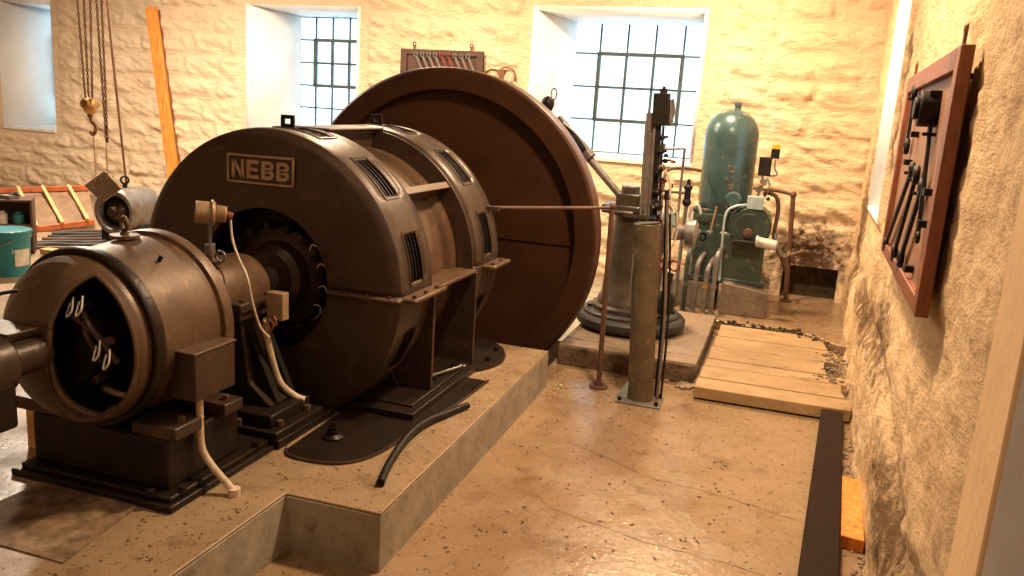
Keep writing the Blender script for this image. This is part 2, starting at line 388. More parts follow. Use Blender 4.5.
def splay_window(idx, W, depth, sl, sr, cols, rows, z0g, casement, top=.08):
    u0, u1, z0, z1 = W
    P = lambda u, d, z: BO+BU*u-BN*d+V((0, 0, z))
    a0, a1 = u0+sl, u1-sr
    mb = MB()
    def quad(*p): mb._add(p, [(0, 1, 2, 3)])
    zt = z1-top
    quad(P(u0, 0, z0), P(a0, depth, z0g), P(a0, depth, zt), P(u0, 0, z1))
    quad(P(u1, 0, z0), P(a1, depth, z0g), P(a1, depth, zt), P(u1, 0, z1))
    quad(P(u0, 0, z1), P(a0, depth, zt), P(a1, depth, zt), P(u1, 0, z1))
    struct(mb.build('trim_window_reveal_%d' % idx, M['reveal'], solid=.05))
    mb = MB()
    mb._add([P(u0, -.03, z0-.05), P(u1, -.03, z0-.05), P(u1, depth+.05, z0g-.05), P(u0, depth+.05, z0g-.05),
             P(u0, -.03, z0), P(u1, -.03, z0), P(u1, depth+.05, z0g), P(u0, depth+.05, z0g)],
            [(3,2,1,0), (4,5,6,7), (0,1,5,4), (1,2,6,5), (2,3,7,6), (3,0,4,7)])
    struct(mb.build('trim_window_sill_%d' % idx, M['sill'], bevel=.008))
    gl = MB(); gl._add([P(a0, depth+.01, z0g), P(a1, depth+.01, z0g), P(a1, depth+.01, zt), P(a0, depth+.01, zt)], [(0, 1, 2, 3)])
    win = struct(gl.build('window_%d' % idx, M['glass']))
    fr = MB()
    def bar(ua, za, ub, zb, w, dd=.0):
        if za == zb: fr._add([P(ua, depth-dd, za-w), P(ub, depth-dd, za-w), P(ub, depth+.03, za-w), P(ua, depth+.03, za-w), P(ua, depth-dd, za+w), P(ub, depth-dd, za+w), P(ub, depth+.03, za+w), P(ua, depth+.03, za+w)], [(3,2,1,0), (4,5,6,7), (0,1,5,4), (1,2,6,5), (2,3,7,6), (3,0,4,7)])
        else: fr._add([P(ua-w, depth-dd, za), P(ua+w, depth-dd, za), P(ua+w, depth+.03, za), P(ua-w, depth+.03, za), P(ua-w, depth-dd, zb), P(ua+w, depth-dd, zb), P(ua+w, depth+.03, zb), P(ua-w, depth+.03, zb)], [(3,2,1,0), (4,5,6,7), (0,1,5,4), (1,2,6,5), (2,3,7,6), (3,0,4,7)])
    pw = (a1-a0)/cols; ph = (zt-z0g)/rows
    for i in range(cols+1): bar(a0+pw*i, z0g, a0+pw*i, zt, .011)
    for j in range(rows+1): bar(a0, z0g+ph*j, a1, z0g+ph*j, .011)
    f = fr.build('window_frame', M['frame'], win)
    c0, c1, r0, r1 = casement
    fr = MB()
    ca, cb, za, zb = a0+pw*c0, a0+pw*c1, z0g+ph*r0, z0g+ph*r1
    for u in (ca, cb): bar(u, za, u, zb, .023, .03)
    for z in (za, zb): bar(ca-.02, z, cb+.02, z, .023, .03)
    for i in range(c0+1, c1): bar(a0+pw*i, za, a0+pw*i, zb, .015, .02)
    for j in range(r0+1, r1): bar(ca, z0g+ph*j, cb, z0g+ph*j, .015, .02)
    fr.build('opening_casement', M['frame'], win)
    return win
splay_window(1, W1, .75, .45, .0, 2, 4, 1.40, (0, 2, 1, 3))
splay_window(2, W2, .7, .46, .0, 5, 5, 1.66, (1, 4, 2, 4))
splay_window(3, W3, .7, .37, .0, 5, 4, 1.66, (1, 4, 1, 3))

# right wall
RW = (2.85, 4.3, 1.46, 3.5)
def right_disp(u, z):
    n = noise.fractal(V((u*2.0, z*2.6, 7.)), .8, 2.1, 6); n2 = noise.fractal(V((u*7, z*9, 2.)), .7, 2.1, 4)
    d = .026*n + .012*n2 - .035
    edge = .42 + .10*noise.noise(V((u*1.1, 5, 0))) + (.24 if u > .8 else .24*max(0, u/.8))
    # the foot of the wall bulges out below a crumbled band
    s = 1/(1+math.exp((z-edge)/.035)); d += .04*s
    d -= .035*math.exp(-((z-edge-.10)/.07)**2)*(.6+.8*noise.noise(V((u*5, z*8, 3))))
    if u < -1.7: d *= max(0, 1-(-1.7-u)/.1)
    if z < .02: d += .01
    k = 1
    a, b, c, e = RW
    dx = max(a-u, u-b, 0); dz = max(c-z, z-e, 0); k = min(1, max(0, (math.hypot(dx, dz)-.02)/.06))
    return d*k
wall_grid('wall_right', RO, RU, RN, -1.98, 6.5, -.05, CEIL, .034, [RW], right_disp, M['wallright'])
# side window: deep white reveal
def rp(u, d, z): return RO+RU*u-RN*d+V((0, 0, z))
mb = MB(); u0, u1, z0, z1 = RW
for q in ([(u0, 0, z0), (u0, .6, z0), (u0, .6, z1), (u0, 0, z1)], [(u1, 0, z0), (u1-.10, .6, z0), (u1-.10, .6, z1), (u1, 0, z1)], [(u0, 0, z1), (u0, .6, z1), (u1, .6, z1), (u1, 0, z1)], [(u0, 0, z0), (u0, .6, z0), (u1, .6, z0), (u1, 0, z0)]):
    mb._add([rp(*p) for p in q], [(0, 1, 2, 3)])
struct(mb.build('trim_window_reveal_4', M['reveal'], solid=.03))
mb = MB(); mb._add([rp(u0, .6, z0), rp(u1, .6, z0), rp(u1, .6, z1), rp(u0, .6, z1)], [(0, 1, 2, 3)])
w4 = struct(mb.build('window_4', M['glass']))
mb = MB()
for i in range(4):
    u = u0+(u1-u0)*i/3; mb.beam(rp(u, .6, z0), rp(u, .6, z1), .025, .03)
for j in range(5):
    z = z0+(z1-z0)*j/4; mb.beam(rp(u0, .6, z), rp(u1, .6, z), .025, .03)
mb.build('window_frame', M['frame'], w4)
# plaster strip and grey door post at the near end of the right wall
mb = MB(); mb.obox(rp(-1.88, .06, CEIL/2), (.13, .33, CEIL), Matrix.Rotation(-math.atan(SL), 3, 'Z')); 
struct(mb.build('trim_door_plaster', M['plaster'], bevel=.02))
mb = MB(); mb.obox(rp(-2.60, .05, 1.5), (.10, 1.1, 3.0), Matrix.Rotation(-math.atan(SL), 3, 'Z'))
for zz in (.5, 1.5, 2.5): mb.obox(rp(-2.60, -.005, zz), (.02, .7, .7), Matrix.Rotation(-math.atan(SL), 3, 'Z'))
struct(mb.build('door_1', M['doorgrey'], bevel=.006))
# ceiling, left and near walls (near wall lies behind the camera)
mb = MB(); mb.box(-15.3, 1.5, -1.6, 11.6, CEIL, CEIL+.15); struct(mb.build('ceiling', M['ceil']))
mb = MB(); mb.box(-15.2, -13.9, -1.5, 11.2, -.7, CEIL); struct(mb.build('wall_left', M['wallback']))
mb = MB(); mb.box(-15.2, 1.2, -1.7, -1.5, -.7, CEIL); struct(mb.build('wall_front', M['wallright']))
mb = MB(); mb.box(.56, .80, -1.5, 1.0, -.1, CEIL); struct(mb.build('wall_right_near', M['wallright']))

# floors
def slab(name, outline, z0, z1, m, bevel=.012):
    mb = MB(); mb.prism(outline, (0, 0, z0), (1, 0, 0), (0, 1, 0), z1-z0); return struct(mb.build(name, m, bevel=bevel))
PX = -1.51
slab('floor', [(PX-.6, -1.5), (1.3, -1.5), (1.3, 11), (-1.66, 11), (-1.66, 6.02), (PX-.6, 6.02)], -.7, 0, M['floor'], 0)
slab('floor_rear', [(-.40, 8.62), (-.1, 8.56), (.2, 8.66), (.5, 8.55), (.78, 8.25), (1.3, 8.2), (1.3, 11), (-1.64, 11), (-1.64, 8.62)], 0, .10, M['floor'])
slab('floor_under_deck', [(-1.63, 6.66), (-.44, 6.66), (-.44, 8.6), (-1.63, 8.6)], 0, .12, M['riser'])
# platform: top slab paint on rough grey sides
for nm, z0, z1, m, g in (('platform', -.6, .285, 'riser', 0), ('platform_top', .285, .30, 'plat', .0)):
    slab(nm, [(-13.95, -1.5), (-2.03, -1.5), (-2.0, 3.03), (PX, 3.04), (PX-.02, 5.93), (-4.5, 5.93), (-4.5, 10.9), (-13.95, 11.0)], z0, z1, M[m], .006)
slab('floor_pit', [(-4.6, 5.8), (-1.5, 5.8), (-1.5, 11), (-4.6, 11)], -.75, -.6, M['block'], 0)
slab('floor_behind_wheel', [(-4.5, 7.3), (-1.66, 7.3), (-1.66, 10.7), (-4.5, 10.7)], -.6, 0.0, M['riser'], 0)

# cracks across the floor paint and grit
for k, pts in enumerate(([(-1.1, 4.95), (-.5, 4.62), (.0, 4.55), (.40, 4.42)], [(-.95, 4.0), (-.5, 3.86), (.0, 3.80), (.34, 3.74)], [(-.45, 6.5), (-.42, 6.1), (-.55, 5.9), (-.60, 5.82)])):
    struct(strip_line([V(p) for p in pts], .004, .0008).build('trim_floor_crack_%d' % (k+1), M['crack']))
mb = MB(); rnd = random.Random(12)
cl_ = [(-.9, 4.9, .35), (-.3, 4.5, .3), (-.5, 3.9, .3), (0, 3.7, .3), (-1.1, 5.9, .25), (.3, 5.0, .3), (-.4, 5.4, .5), (-1.0, 3.4, .3)]
for k in range(150):
    c = rnd.choice(cl_); x, y = rnd.gauss(c[0], c[2]), rnd.gauss(c[1], c[2])
    if not (-1.45 < x < .30 and 2.6 < y < 6.1): continue
    q = rnd.uniform(.003, .009); a = rnd.uniform(0, 3)
    mb.obox((x, y, .002), (q*rnd.uniform(1, 3.5), q, .004), Matrix.Rotation(a, 3, 'Z'))
tag(mb.build('floor_flakes', M['crack']), 'dark flakes and crumbs scattered over the open floor', 'debris', kind='stuff')

# ------------------------------------------------------------------ generator
AX, AZ = -2.83, 1.04
G = thing('generator', (AX, 4.8, .30), 'large brown ribbed-drum generator with raised nameplate and twin vented end housings', 'generator')
VENTS = [82, 47, 13, -25, 118, 155, 205]
def housing(R, rin, y0, y1, vy0, tagname, nose, slots=4):
    vs = [vy0 + i*.042 for i in range(slots)]
    prof = [(rin, y0+.07), (rin, y0), (R-.07, y0-.004), (R-.03, y0+.010), (R-.006, y0+.03), (R, y0+.06)]
    sj = []
    for v in vs:
        prof += [(R, v), ]; sj.append(len(prof)-1); prof += [(R, v+.037)]
    prof += [(R, y1-.02), (R-.012, y1), (rin+.25 if nose else .72, y1)]
    hl = 9.5
    sk = lambda a, j: sj[0] <= j <= sj[-1] and any(abs(((a-c+180) % 360)-180) < hl for c in VENTS)
    up = MB().lathe(prof, (AX, 0, AZ), 'Y', 90, 0, 180, sk); lo = MB().lathe(prof, (AX, 0, AZ), 'Y', 90, 180, 360, sk)
    a = up.build(tagname+'_upper_half', M['iron'], G, solid=.012); b = lo.build(tagname+'_lower_half', M['iron'], G, solid=.012)
    # bars across each vent, blackened to deepen the shade of the slots
    for par, lo_, hi_ in ((a, 0, 180), (b, 180, 360)):
        for c in VENTS:
            if not lo_ <= c % 360 < hi_: continue
            for v in vs[:-1]: MB().lathe([(R-.016, v+.036), (R-.004, v+.036), (R-.004, v+.043), (R-.016, v+.043)], (AX, 0, AZ), 'Y', 8, c-9.6, c+9.6).build('vent_bar', M['black'], par)
    return a, b
F0, F1, B0, B1 = 4.05, 4.52, 5.20, 5.68
fu, fl = housing(.895, .43, F0, F1, 4.205, 'front_housing', True)
ru, rl = housing(.92, .70, B0, B1, 5.36, 'rear_housing', False)
for y, RR, yy0 in ((0, .895, F0), (0, .92, B0)):
    MB().lathe([(RR-.05, yy0+.09), (RR-.05, yy0+.44)], (AX, 0, AZ), 'Y', 96).build('vent_shade_ring', M['black'], G)  # added black ring behind the slots, their inner shade as colour
for y, RR, par in ((4.192, .895, fu), (5.347, .92, ru)):
    for c in VENTS[:3]:
        mb = MB()
        for a in (c-10.2, c+10.2):
            t = R_(a); d = V((math.cos(t), 0, math.sin(t))); mb.beam(V((AX, y, AZ))+d*(RR+.001), V((AX, y+.172, AZ))+d*(RR+.001), .014, .010, up=d)
        for yy in (y, y+.172):
            mb.tube([(AX+(RR+.001)*math.cos(R_(a)), yy, AZ+(RR+.001)*math.sin(R_(a))) for a in (c-10.2, c-5, c, c+5, c+10.2)], .007, 6)
        mb.build('vent_surround', M['iron'], par)
# joint flanges along the split
for s in (1, -1):
    mb = MB()
    xs = sorted((AX+s*.44, AX+s*.905)); mb.box(xs[0], xs[1], F0-.035, F0+.05, AZ-.028, AZ-.004)
    xs = sorted((AX+s*.86, AX+s*.985)); mb.box(xs[0], xs[1], F0+.02, F1+.02, AZ-.03, AZ-.002)
    mb.build('front_joint_flange', M['ironworn'], G, bevel=.01)
for s in (1, -1):
    mb = MB()
    xs = sorted((AX+s*.86, AX+s*1.02)); mb.box(xs[0], xs[1], B0+.12, B1, AZ-.03, AZ)
    mb.build('rear_joint_flange', M['ironworn'], G, bevel=.01)
for s in (1, -1):
    for y in (4.12, 4.28, 4.44): mb = MB(); bolt_z(mb, AX+s*.955, y, AZ-.002); mb.build('bolt', M['ironworn'], G)
    for y in (5.38, 5.55): mb = MB(); bolt_z(mb, AX+s*.985, y, AZ); mb.build('bolt', M['ironworn'], G)
    for x in (.55, .70, .84): mb = MB(); bolt_z(mb, AX+s*x, F0-.018, AZ-.004, .011, .012); mb.build('bolt', M['ironworn'], G)
# stator drum and rings
mb = MB().lathe([(.43, F1), (.79, F1), (.79, F1+.03), (.735, F1+.06), (.735, B0-.14), (.775, B0-.12), (.775, B0-.02), (.70, B0-.01)], (AX, 0, AZ), 'Y', 96)
mb.build('stator_drum', M['ironworn'], G)
mb = MB().lathe([(.70, B0-.02), (.90, B0-.02), (.90, B0), (.70, B0)], (AX, 0, AZ), 'Y', 96); mb.build('rear_cheek_ring', M['iron'], G)
for ang in (84, 39, 141, 96):
    t = R_(ang); d = V((math.cos(t), 0, math.sin(t)))
    mb = MB().beam(V((AX, F1-.02, AZ))+d*.81, V((AX, B0+.01, AZ))+d*.81, .025, .15, up=d); mb.build('tie_plate', M['iron'], G, bevel=.004)
    mb = MB().beam(V((AX, F1-.02, AZ))+d*.885, V((AX, B0+.01, AZ))+d*.885, .05, .012, up=d); mb.build('tie_plate_edge', M['ironworn'], G, bevel=.003)
mb = MB().beam((AX+.02, F1-.03, AZ+.895), (AX+.02, B0+.02, AZ+.905), .30, .012); mb.build('top_bridge_plate', M['greysteel'], G, bevel=.003)
mb = MB().torus((AX+.10, F1+.06, AZ+.86), (1, 0, 0), .022, .008); mb.build('lashing_eye', M['black'], G)
# shelves and feet
for s in (1, -1):
    xs = sorted((AX+s*.66, AX+s*.93)); mb = MB(); mb.box(xs[0], xs[1], F1-.01, B0+.0, AZ-.035, AZ-.012); mb.build('side_shelf', M['ironworn'], G, bevel=.004)
    for y, w in ((F1-.03, .92), (B0-.03, .94)):
        xs = sorted((AX+s*.35, AX+s*w)); mb = MB(); mb.box(xs[0], xs[1], y, y+.03, .345, AZ-.03); mb.build('foot_plate', M['iron'], G, bevel=.004)
    xs = sorted((AX+s*.55, AX+s*.98)); mb = MB(); mb.box(xs[0], xs[1], 4.10, 5.40, .305, .345); mb.box(xs[0]+.03, xs[1]-.05, 4.2, 5.3, .345, .36)
    mb.build('foot_rail', M['base'], G, bevel=.006)
    for y in (4.62, 4.70, 4.80, 5.02): mb = MB(); bolt_z(mb, AX+s*.86, y, .358, .018, .022); mb.build('bolt', M['black'], G)
mb = MB(); mb.box(AX-.8, AX+.62, 4.14, 5.38, .31, .345); mb.build('bedplate', M['base'], G)
mb = MB(); mb.prism([(-.72, 0), (.72, 0), (.62, .22), (-.62, .22)], (AX, F1-.07, .345), (1, 0, 0), (0, 0, 1), -.33); mb.build('lower_saddle', M['base'], G, bevel=.01)
# lifting lugs
for y, z in ((4.30, .895), (5.44, .92)):
    mb = MB()
    w = .045
    pts = [(-w, -.02), (w, -.02), (w, .05), (w*.6, .075), (-w*.6, .075), (-w, .05)]
    hole = [(.012, .045), (0, .065), (-.012, .045), (0, .025)]
    o = V((AX-.005, y, AZ+z))
    mb.beam(o+V((-w*.75, 0, -.01)), o+V((-w*.75, 0, .06)), .014, w*.55, up=(1, 0, 0)); mb.beam(o+V((w*.75, 0, -.01)), o+V((w*.75, 0, .06)), .014, w*.55, up=(1, 0, 0))
    mb.box(o.x-w, o.x+w, y-.007, y+.007, o.z+.052, o.z+.075); mb.box(o.x-w, o.x+w, y-.007, y+.007, o.z-.02, o.z+.022)
    mb.box(o.x-w-.02, o.x+w+.02, y-.03, y+.03, o.z-.012, o.z+.006)
    mb.build('lifting_lug', M['black'], G, bevel=.002)
# nameplate
NX0, NX1, NZ0, NZ1, NY = -3.065, -2.615, 1.608, 1.775, F0-.004
NP = MB(); NP.box(NX0, NX1, NY-.012, NY, NZ0, NZ1); npl = NP.build('nameplate', M['iron'], G, bevel=.004)
mb = MB(); t = .012
for b in ((NX0, NX1, NZ0, NZ0+t), (NX0, NX1, NZ1-t, NZ1), (NX0, NX0+t, NZ0, NZ1), (NX1-t, NX1, NZ0, NZ1)): mb.box(b[0], b[1], NY-.022, NY-.01, b[2], b[3])
mb.build('nameplate_border', M['tan'], npl, bevel=.002)
def letter(ch, x, z, w, h, y, par, m):
    th = w*.30; mb = MB()
    bx = lambda a, b, c, d: mb.box(x+a*w, x+b*w, y-.012, y, z+c*h, z+d*h)
    if ch == 'N':
        bx(0, .23, 0, 1); bx(.77, 1, 0, 1)
        mb.prism([(.02*w, h), (.26*w, h), (.98*w, 0), (.74*w, 0)], (x, y, z), (1, 0, 0), (0, 0, 1), .012)
    if ch == 'E':
        bx(0, .3, 0, 1); bx(.3, 1, 0, .2); bx(.3, .9, .4, .6); bx(.3, 1, .8, 1)
    if ch == 'B':
        bx(0, .3, 0, 1)
        for a, b in ((0, .54), (.46, 1)):
            zc = (a+b)/2*h; rr = (b-a)/2*h; n = 10; th = .19*h
            out = [(.3*w, -rr), (.55*w, -rr)] + [(.55*w+.45*w*math.sin(PI*i/n), -rr*math.cos(PI*i/n)) for i in range(1, n)] + [(.55*w, rr), (.3*w, rr)]
            inn = [(.3*w, -rr+th), (.55*w, -rr+th)] + [(.55*w+.18*w*math.sin(PI*i/n), -(rr-th)*math.cos(PI*i/n)) for i in range(1, n)] + [(.55*w, rr-th), (.3*w, rr-th)]
            k = len(out); vs = []
            for dy in (0, -.012):
                vs += [V((x+p, y+dy, z+zc+q)) for p, q in out] + [V((x+p, y+dy, z+zc+q)) for p, q in inn]
            fs = []
            for i in range(k-1):
                fs += [(i, i+1, k+i+1, k+i), (2*k+i, 3*k+i, 3*k+i+1, 2*k+i+1), (i, 2*k+i, 2*k+i+1, i+1), (k+i, k+i+1, 3*k+i+1, 3*k+i)]
            mb._add(vs, fs)
    mb.build('raised_letter', m, par)
lw = .083
for i, ch in enumerate('NEBB'): letter(ch, NX0+.033+i*(lw+.018), NZ0+.03, lw, NZ1-NZ0-.06, NY-.008, npl, M['tan'])
# rotor seen through the front opening
mb = MB().lathe([(.0, 4.10), (.16, 4.10), (.20, 4.13), (.22, 4.2), (.30, 4.22), (.33, 4.26), (.33, 4.45), (.0, 4.46)], (AX, 0, AZ), 'Y', 48); mb.build('commutator', M['copperdark'], G)
mb = MB().lathe([(.34, 4.28), (.42, 4.28), (.42, 4.31), (.34, 4.31)], (AX, 0, AZ), 'Y', 48); mb.build('brush_ring', M['black'], G)
for a in (75, 50, 28, 8, -14, -35, 100, 125, 150):
    t = R_(a); d = V((math.cos(t), 0, math.sin(t))); e = V((-math.sin(t), 0, math.cos(t)))
    c = V((AX, 4.2, AZ))+d*.31
    mb = MB().obox(c, (.05, .10, .04), Matrix.Rotation(-t, 3, 'Y')); bh_ = mb.build('brush_holder', M['black'], G, bevel=.004)
    if a in (75, 50, 100, 125, 150): continue
    mb = MB().tube([c+d*.03+e*.02, c+d*.06+e*.045+V((0, -.05, 0)), c+d*.035+e*.075+V((0, -.06, 0)), c+d*.0+e*.05+V((0, -.05, 0))], .0035, 6); mb.build('pigtail_wire', M['wirewhite'], bh_)

# ------------------------------------------------------------------ bearing pedestal between exciter and generator
B = thing('bearing_pedestal', (AX, 3.65, .35), 'dark cast bearing pedestal with round oil cup between the two brown machines', 'pedestal')
mb = MB(); mb.box(AX-.50, -2.30, 3.40, 3.86, .35, .40); mb.build('foot', M['base'], B, bevel=.01)
mb = MB(); mb.box(AX-.46, -2.36, 3.44, 3.82, .40, .47); mb.build('foot_step', M['base'], B, bevel=.01)
mb = MB(); mb.prism([(-.40, 0), (.40, 0), (.26, .12), (.21, .48), (-.21, .48), (-.26, .12)], (AX, 3.72, .47), (1, 0, 0), (0, 0, 1), .18); mb.build('column', M['base'], B, bevel=.012)
mb = MB().beam((-2.44, 3.62, .47), (-2.62, 3.62, .86), .03, .05, up=(0, 1, 0)); mb.beam((-2.44, 3.76, .47), (-2.62, 3.76, .86), .03, .04, up=(0, 1, 0)); mb.build('column_rib', M['black'], B, bevel=.004)
mb = MB().lathe([(.0, 3.38), (.11, 3.38), (.185, 3.40), (.20, 3.43), (.20, 3.80), (.19, 3.84), (.12, 3.88), (.0, 3.88)], (AX, 0, AZ), 'Y', 48); mb.build('bearing_shell', M['ironworn'], B)
mb = MB(); mb.box(AX-.27, AX+.27, 3.46, 3.80, AZ-.05, AZ+.0); mb.box(AX-.25, AX+.25, 3.48, 3.78, AZ-.10, AZ-.05); mb.build('cap_flange', M['iron'], B, bevel=.008)
for x in (-.235, .235):
    for y in (3.52, 3.74): mb = MB(); bolt_z(mb, AX+x, y, AZ); mb.build('bolt', M['ironworn'], B)
mb = MB().lathe([(0, 2.6), (.07, 2.6), (.07, 4.2), (0, 4.2)], (AX, 0, AZ), 'Y', 32); mb.build('shaft', M['steel'], B)
mb = MB().lathe([(0, 3.20), (.12, 3.20), (.15, 3.22), (.15, 3.32), (.12, 3.34), (0, 3.34)], (AX, 0, AZ), 'Y', 36); mb.build('coupling', M['iron'], B)
mb = MB().cyl((-2.79, 3.52, AZ+.19), (-2.79, 3.52, 1.47), .011, seg=10); mb.cyl((-2.79, 3.52, 1.27), (-2.79, 3.52, 1.33), .028, seg=12); mb.torus((-2.71, 3.50, 1.275), (0, 1, 0), .028, .007); mb.tube([(-2.79, 3.52, 1.235), (-2.71, 3.5, 1.235)], .009); mb.build('oil_riser', M['greysteel'], B)
mb = MB().cyl((-2.84, 3.47, 1.502), (-2.76, 3.53, 1.496), .058, seg=28); mb.cyl((-2.76, 3.53, 1.496), (-2.715, 3.56, 1.49), .044, seg=24); mb.cyl((-2.775, 3.515, 1.5), (-2.762, 3.525, 1.5), .067, seg=28)
mb.build('oil_cup', M['tan'], B, bevel=.006)
mb = MB().cyl((-2.715, 3.56, 1.49), (-2.69, 3.575, 1.48), .020, seg=12); mb.build('cup_nozzle', M['copper'], B)
mb = MB().tube([(-2.70, 3.57, 1.475), (-2.68, 3.56, 1.36), (-2.61, 3.52, 1.27), (-2.52, 3.46, 1.20), (-2.49, 3.47, 1.05), (-2.47, 3.5, .93), (-2.45, 3.55, .86)], .0065); mb.build('hanging_wire', M['cable'], B)
mb = MB().obox((-2.47, 3.66, 1.01), (.10, .06, .15)); mb.build('junction_box', M['tan'], B, bevel=.004)
mb = MB().tube([(-2.50, 3.60, .94), (-2.52, 3.62, .88), (-2.51, 3.66, .72), (-2.48, 3.70, .56), (-2.41, 3.74, .48), (-2.36, 3.76, .46)], .018, 10)
mb.build('flexible_conduit', M['cable'], B)
mb = MB()
for k in range(3): mb.torus((-2.49+.02*k, 3.58+.01*k, .90+.02*k), (0.3*k, 1, .2), .03, .005, sc=(.7, 1))
mb.build('wire_loops', M['copper'], B)
for x, y in ((-2.345, 3.50), (-2.345, 3.76), (-2.55, 3.42)): mb = MB(); bolt_z(mb, x, y, .40, .02, .03); mb.build('bolt', M['ironworn'], B)

# ------------------------------------------------------------------ exciter
EX, EZ = -2.815, 1.012
X_ = thing('exciter', (EX, 3.0, .30), 'smaller brown barrel-shaped electric machine with an open end bell on a black base', 'electric machine')
mb = MB(); mb.box(-3.23, -2.32, 2.64, 3.42, .30, .335); mb.box(-3.20, -2.345, 2.67, 3.40, .335, .36); mb.build('bedplate', M['base'], X_, bevel=.008)
mb = MB(); mb.box(-2.99, -2.30, 3.42, 4.0, .30, .35); mb.build('bedplate_extension', M['base'], X_, bevel=.008)
mb = MB(); mb.box(-3.17, -2.40, 2.72, 3.22, .36, .60); mb.build('plinth', M['base'], X_, bevel=.012)
for s in (1, -1):
    xs = sorted((EX+s*.22, EX+s*.46)); 
    for ya, yb in ((2.72, 2.92), (3.06, 3.20)): mb = MB(); mb.box(xs[0], xs[1], ya, yb, .60, .66); mb.build('mounting_foot', M['iron'], X_, bevel=.008)
    for y in (2.82, 3.13): mb = MB(); bolt_z(mb, EX+s*.41, y, .66, .018, .022); mb.build('bolt', M['ironworn'], X_)
for x, y in ((-2.35, 2.75), (-2.35, 3.3), (-2.44, 2.66), (-3.1, 2.66)): mb = MB(); bolt_z(mb, x, y, .36, .02, .025); mb.build('bolt', M['black'], X_)
mb = MB().lathe([(.375, 2.72), (.385, 2.73), (.415, 3.13), (.30, 3.14)], (EX, 0, EZ), 'Y', 96); mb.build('barrel', M['ironworn'], X_)
mb = MB().lathe([(.36, 2.69), (.400, 2.69), (.407, 2.70), (.407, 2.745), (.38, 2.755)], (EX, 0, EZ), 'Y', 96); mb.build('front_rim', M['base'], X_, solid=.02)
mb = MB().lathe([(.41, 3.105), (.432, 3.11), (.437, 3.125), (.437, 3.165), (.425, 3.18), (.38, 3.19), (.16, 3.20), (.16, 3.17)], (EX, 0, EZ), 'Y', 96); mb.build('rear_end_cover', M['ironworn'], X_)
# end bell with openings
ctrl = [(.378, 2.70), (.374, 2.655), (.355, 2.61), (.32, 2.57), (.27, 2.53), (.20, 2.495), (.14, 2.475), (.07, 2.47)]
prof = []
for (ra, ya), (rb, yb) in zip(ctrl, ctrl[1:]):
    prof += [(ra+(rb-ra)*k/8, ya+(yb-ya)*k/8) for k in range(8)]
prof.append(ctrl[-1])
def bsk(a, j):
    rr = (prof[j][0]+prof[j+1][0])/2; x, z = rr*math.cos(R_(a)), rr*math.sin(R_(a))
    return rr < .36 and (abs((x-.222)/.165))**2.4 + (abs((z-.015)/.320))**2.4 < 1
mb = MB().lathe(prof, (EX, 0, EZ), 'Y', 260, skip=bsk); mb.build('end_bell', M['ironworn'], X_, solid=.022)
def bell_y(rr):
    for (ra, ya), (rb, yb) in zip(ctrl, ctrl[1:]):
        if rb <= rr <= ra: return ya+(yb-ya)*(ra-rr)/(ra-rb)
    return ctrl[-1][1]
pts = []
for k in range(73):
    t = 2*PI*k/72; c, q = math.cos(t), math.sin(t)
    x = .222+.165*math.copysign(abs(c)**(2/2.4), c); z = .015+.320*math.copysign(abs(q)**(2/2.4), q)
    rr = math.hypot(x, z)
    if rr > .36: x, z, rr = x*.36/rr, z*.36/rr, .36
    pts.append((EX+x, bell_y(rr)-.002, EZ+z))
mb = MB().tube(pts, .010, 8, smooth=False); mb.build('opening_lip', M['ironworn'], X_)
mb = MB().lathe([(0, 1.98), (.10, 1.98), (.115, 2.0), (.12, 2.03), (.12, 2.28), (.10, 2.30), (.075, 2.31), (.075, 2.475), (.0, 2.48)], (EX, 0, EZ), 'Y', 40); mb.build('bearing_housing', M['iron'], X_)
mb = MB(); mb.box(-2.95, -2.71, 2.02, 2.27, .77, .96); mb.build('oil_sump', M['base'], X_, bevel=.015)
mb = MB(); mb.box(-3.10, -2.78, 2.30, 2.46, 1.115, 1.13); mb.build('brush_gear_shelf', M['iron'], X_, bevel=.004)
mb = MB().tube([(EX-.20, 2.38, 1.13), (EX-.21, 2.40, 1.20), (EX-.17, 2.44, 1.24), (EX-.13, 2.50, 1.25)], .008); mb.build('shelf_handle', M['black'], X_)
mb = MB().lathe([(0, 2.60), (.17, 2.60), (.17, 2.80), (0, 2.81)], (EX, 0, EZ), 'Y', 40); mb.build('commutator', M['base'], X_)
mb = MB().tube([(EX+.04, 2.47, EZ+.10), (EX+.045, 2.46, EZ-.08), (EX+.07, 2.47, EZ-.20), (EX+.13, 2.50, EZ-.28), (EX+.20, 2.54, EZ-.285), (EX+.28, 2.58, EZ-.23)], .011, 10); mb.build('lower_lead', M['iron'], X_)
for i, (x0, z0, x1, z1, r) in enumerate(((-.12, .15, .12, .03, .011), (-.02, .17, .16, -.04, .014), (.0, .12, .08, -.05, .012))):
    mb = MB().tube([(EX+x0+.12, 2.60, EZ+z0), (EX+(x0+x1)/2+.12, 2.56, EZ+(z0+z1)/2+.04), (EX+x1+.12, 2.60, EZ+z1)], r); mb.build('brush_lead', M['iron'], X_)
for a in (-40, 10, 60, 110, 160, 210):
    t = R_(a); d = V((math.cos(t), 0, math.sin(t))); mb = MB().obox(V((EX, 2.62, EZ))+d*.21, (.035, .06, .03), Matrix.Rotation(-t, 3, 'Y')); mb.build('brush_holder', M['copper' if a == 10 else 'copperdark'], X_, bevel=.004)
for k, (x, z) in enumerate(((.20, .03), (.25, .0), (.07, .20), (.12, .21))):
    mb = MB().tube([(EX+x, 2.57, EZ+z), (EX+x+.02, 2.53, EZ+z-.05), (EX+x+.05, 2.53, EZ+z-.02), (EX+x+.03, 2.56, EZ+z+.03)], .004, 6); mb.build('pigtail_wire', M['wirewhite'], X_)
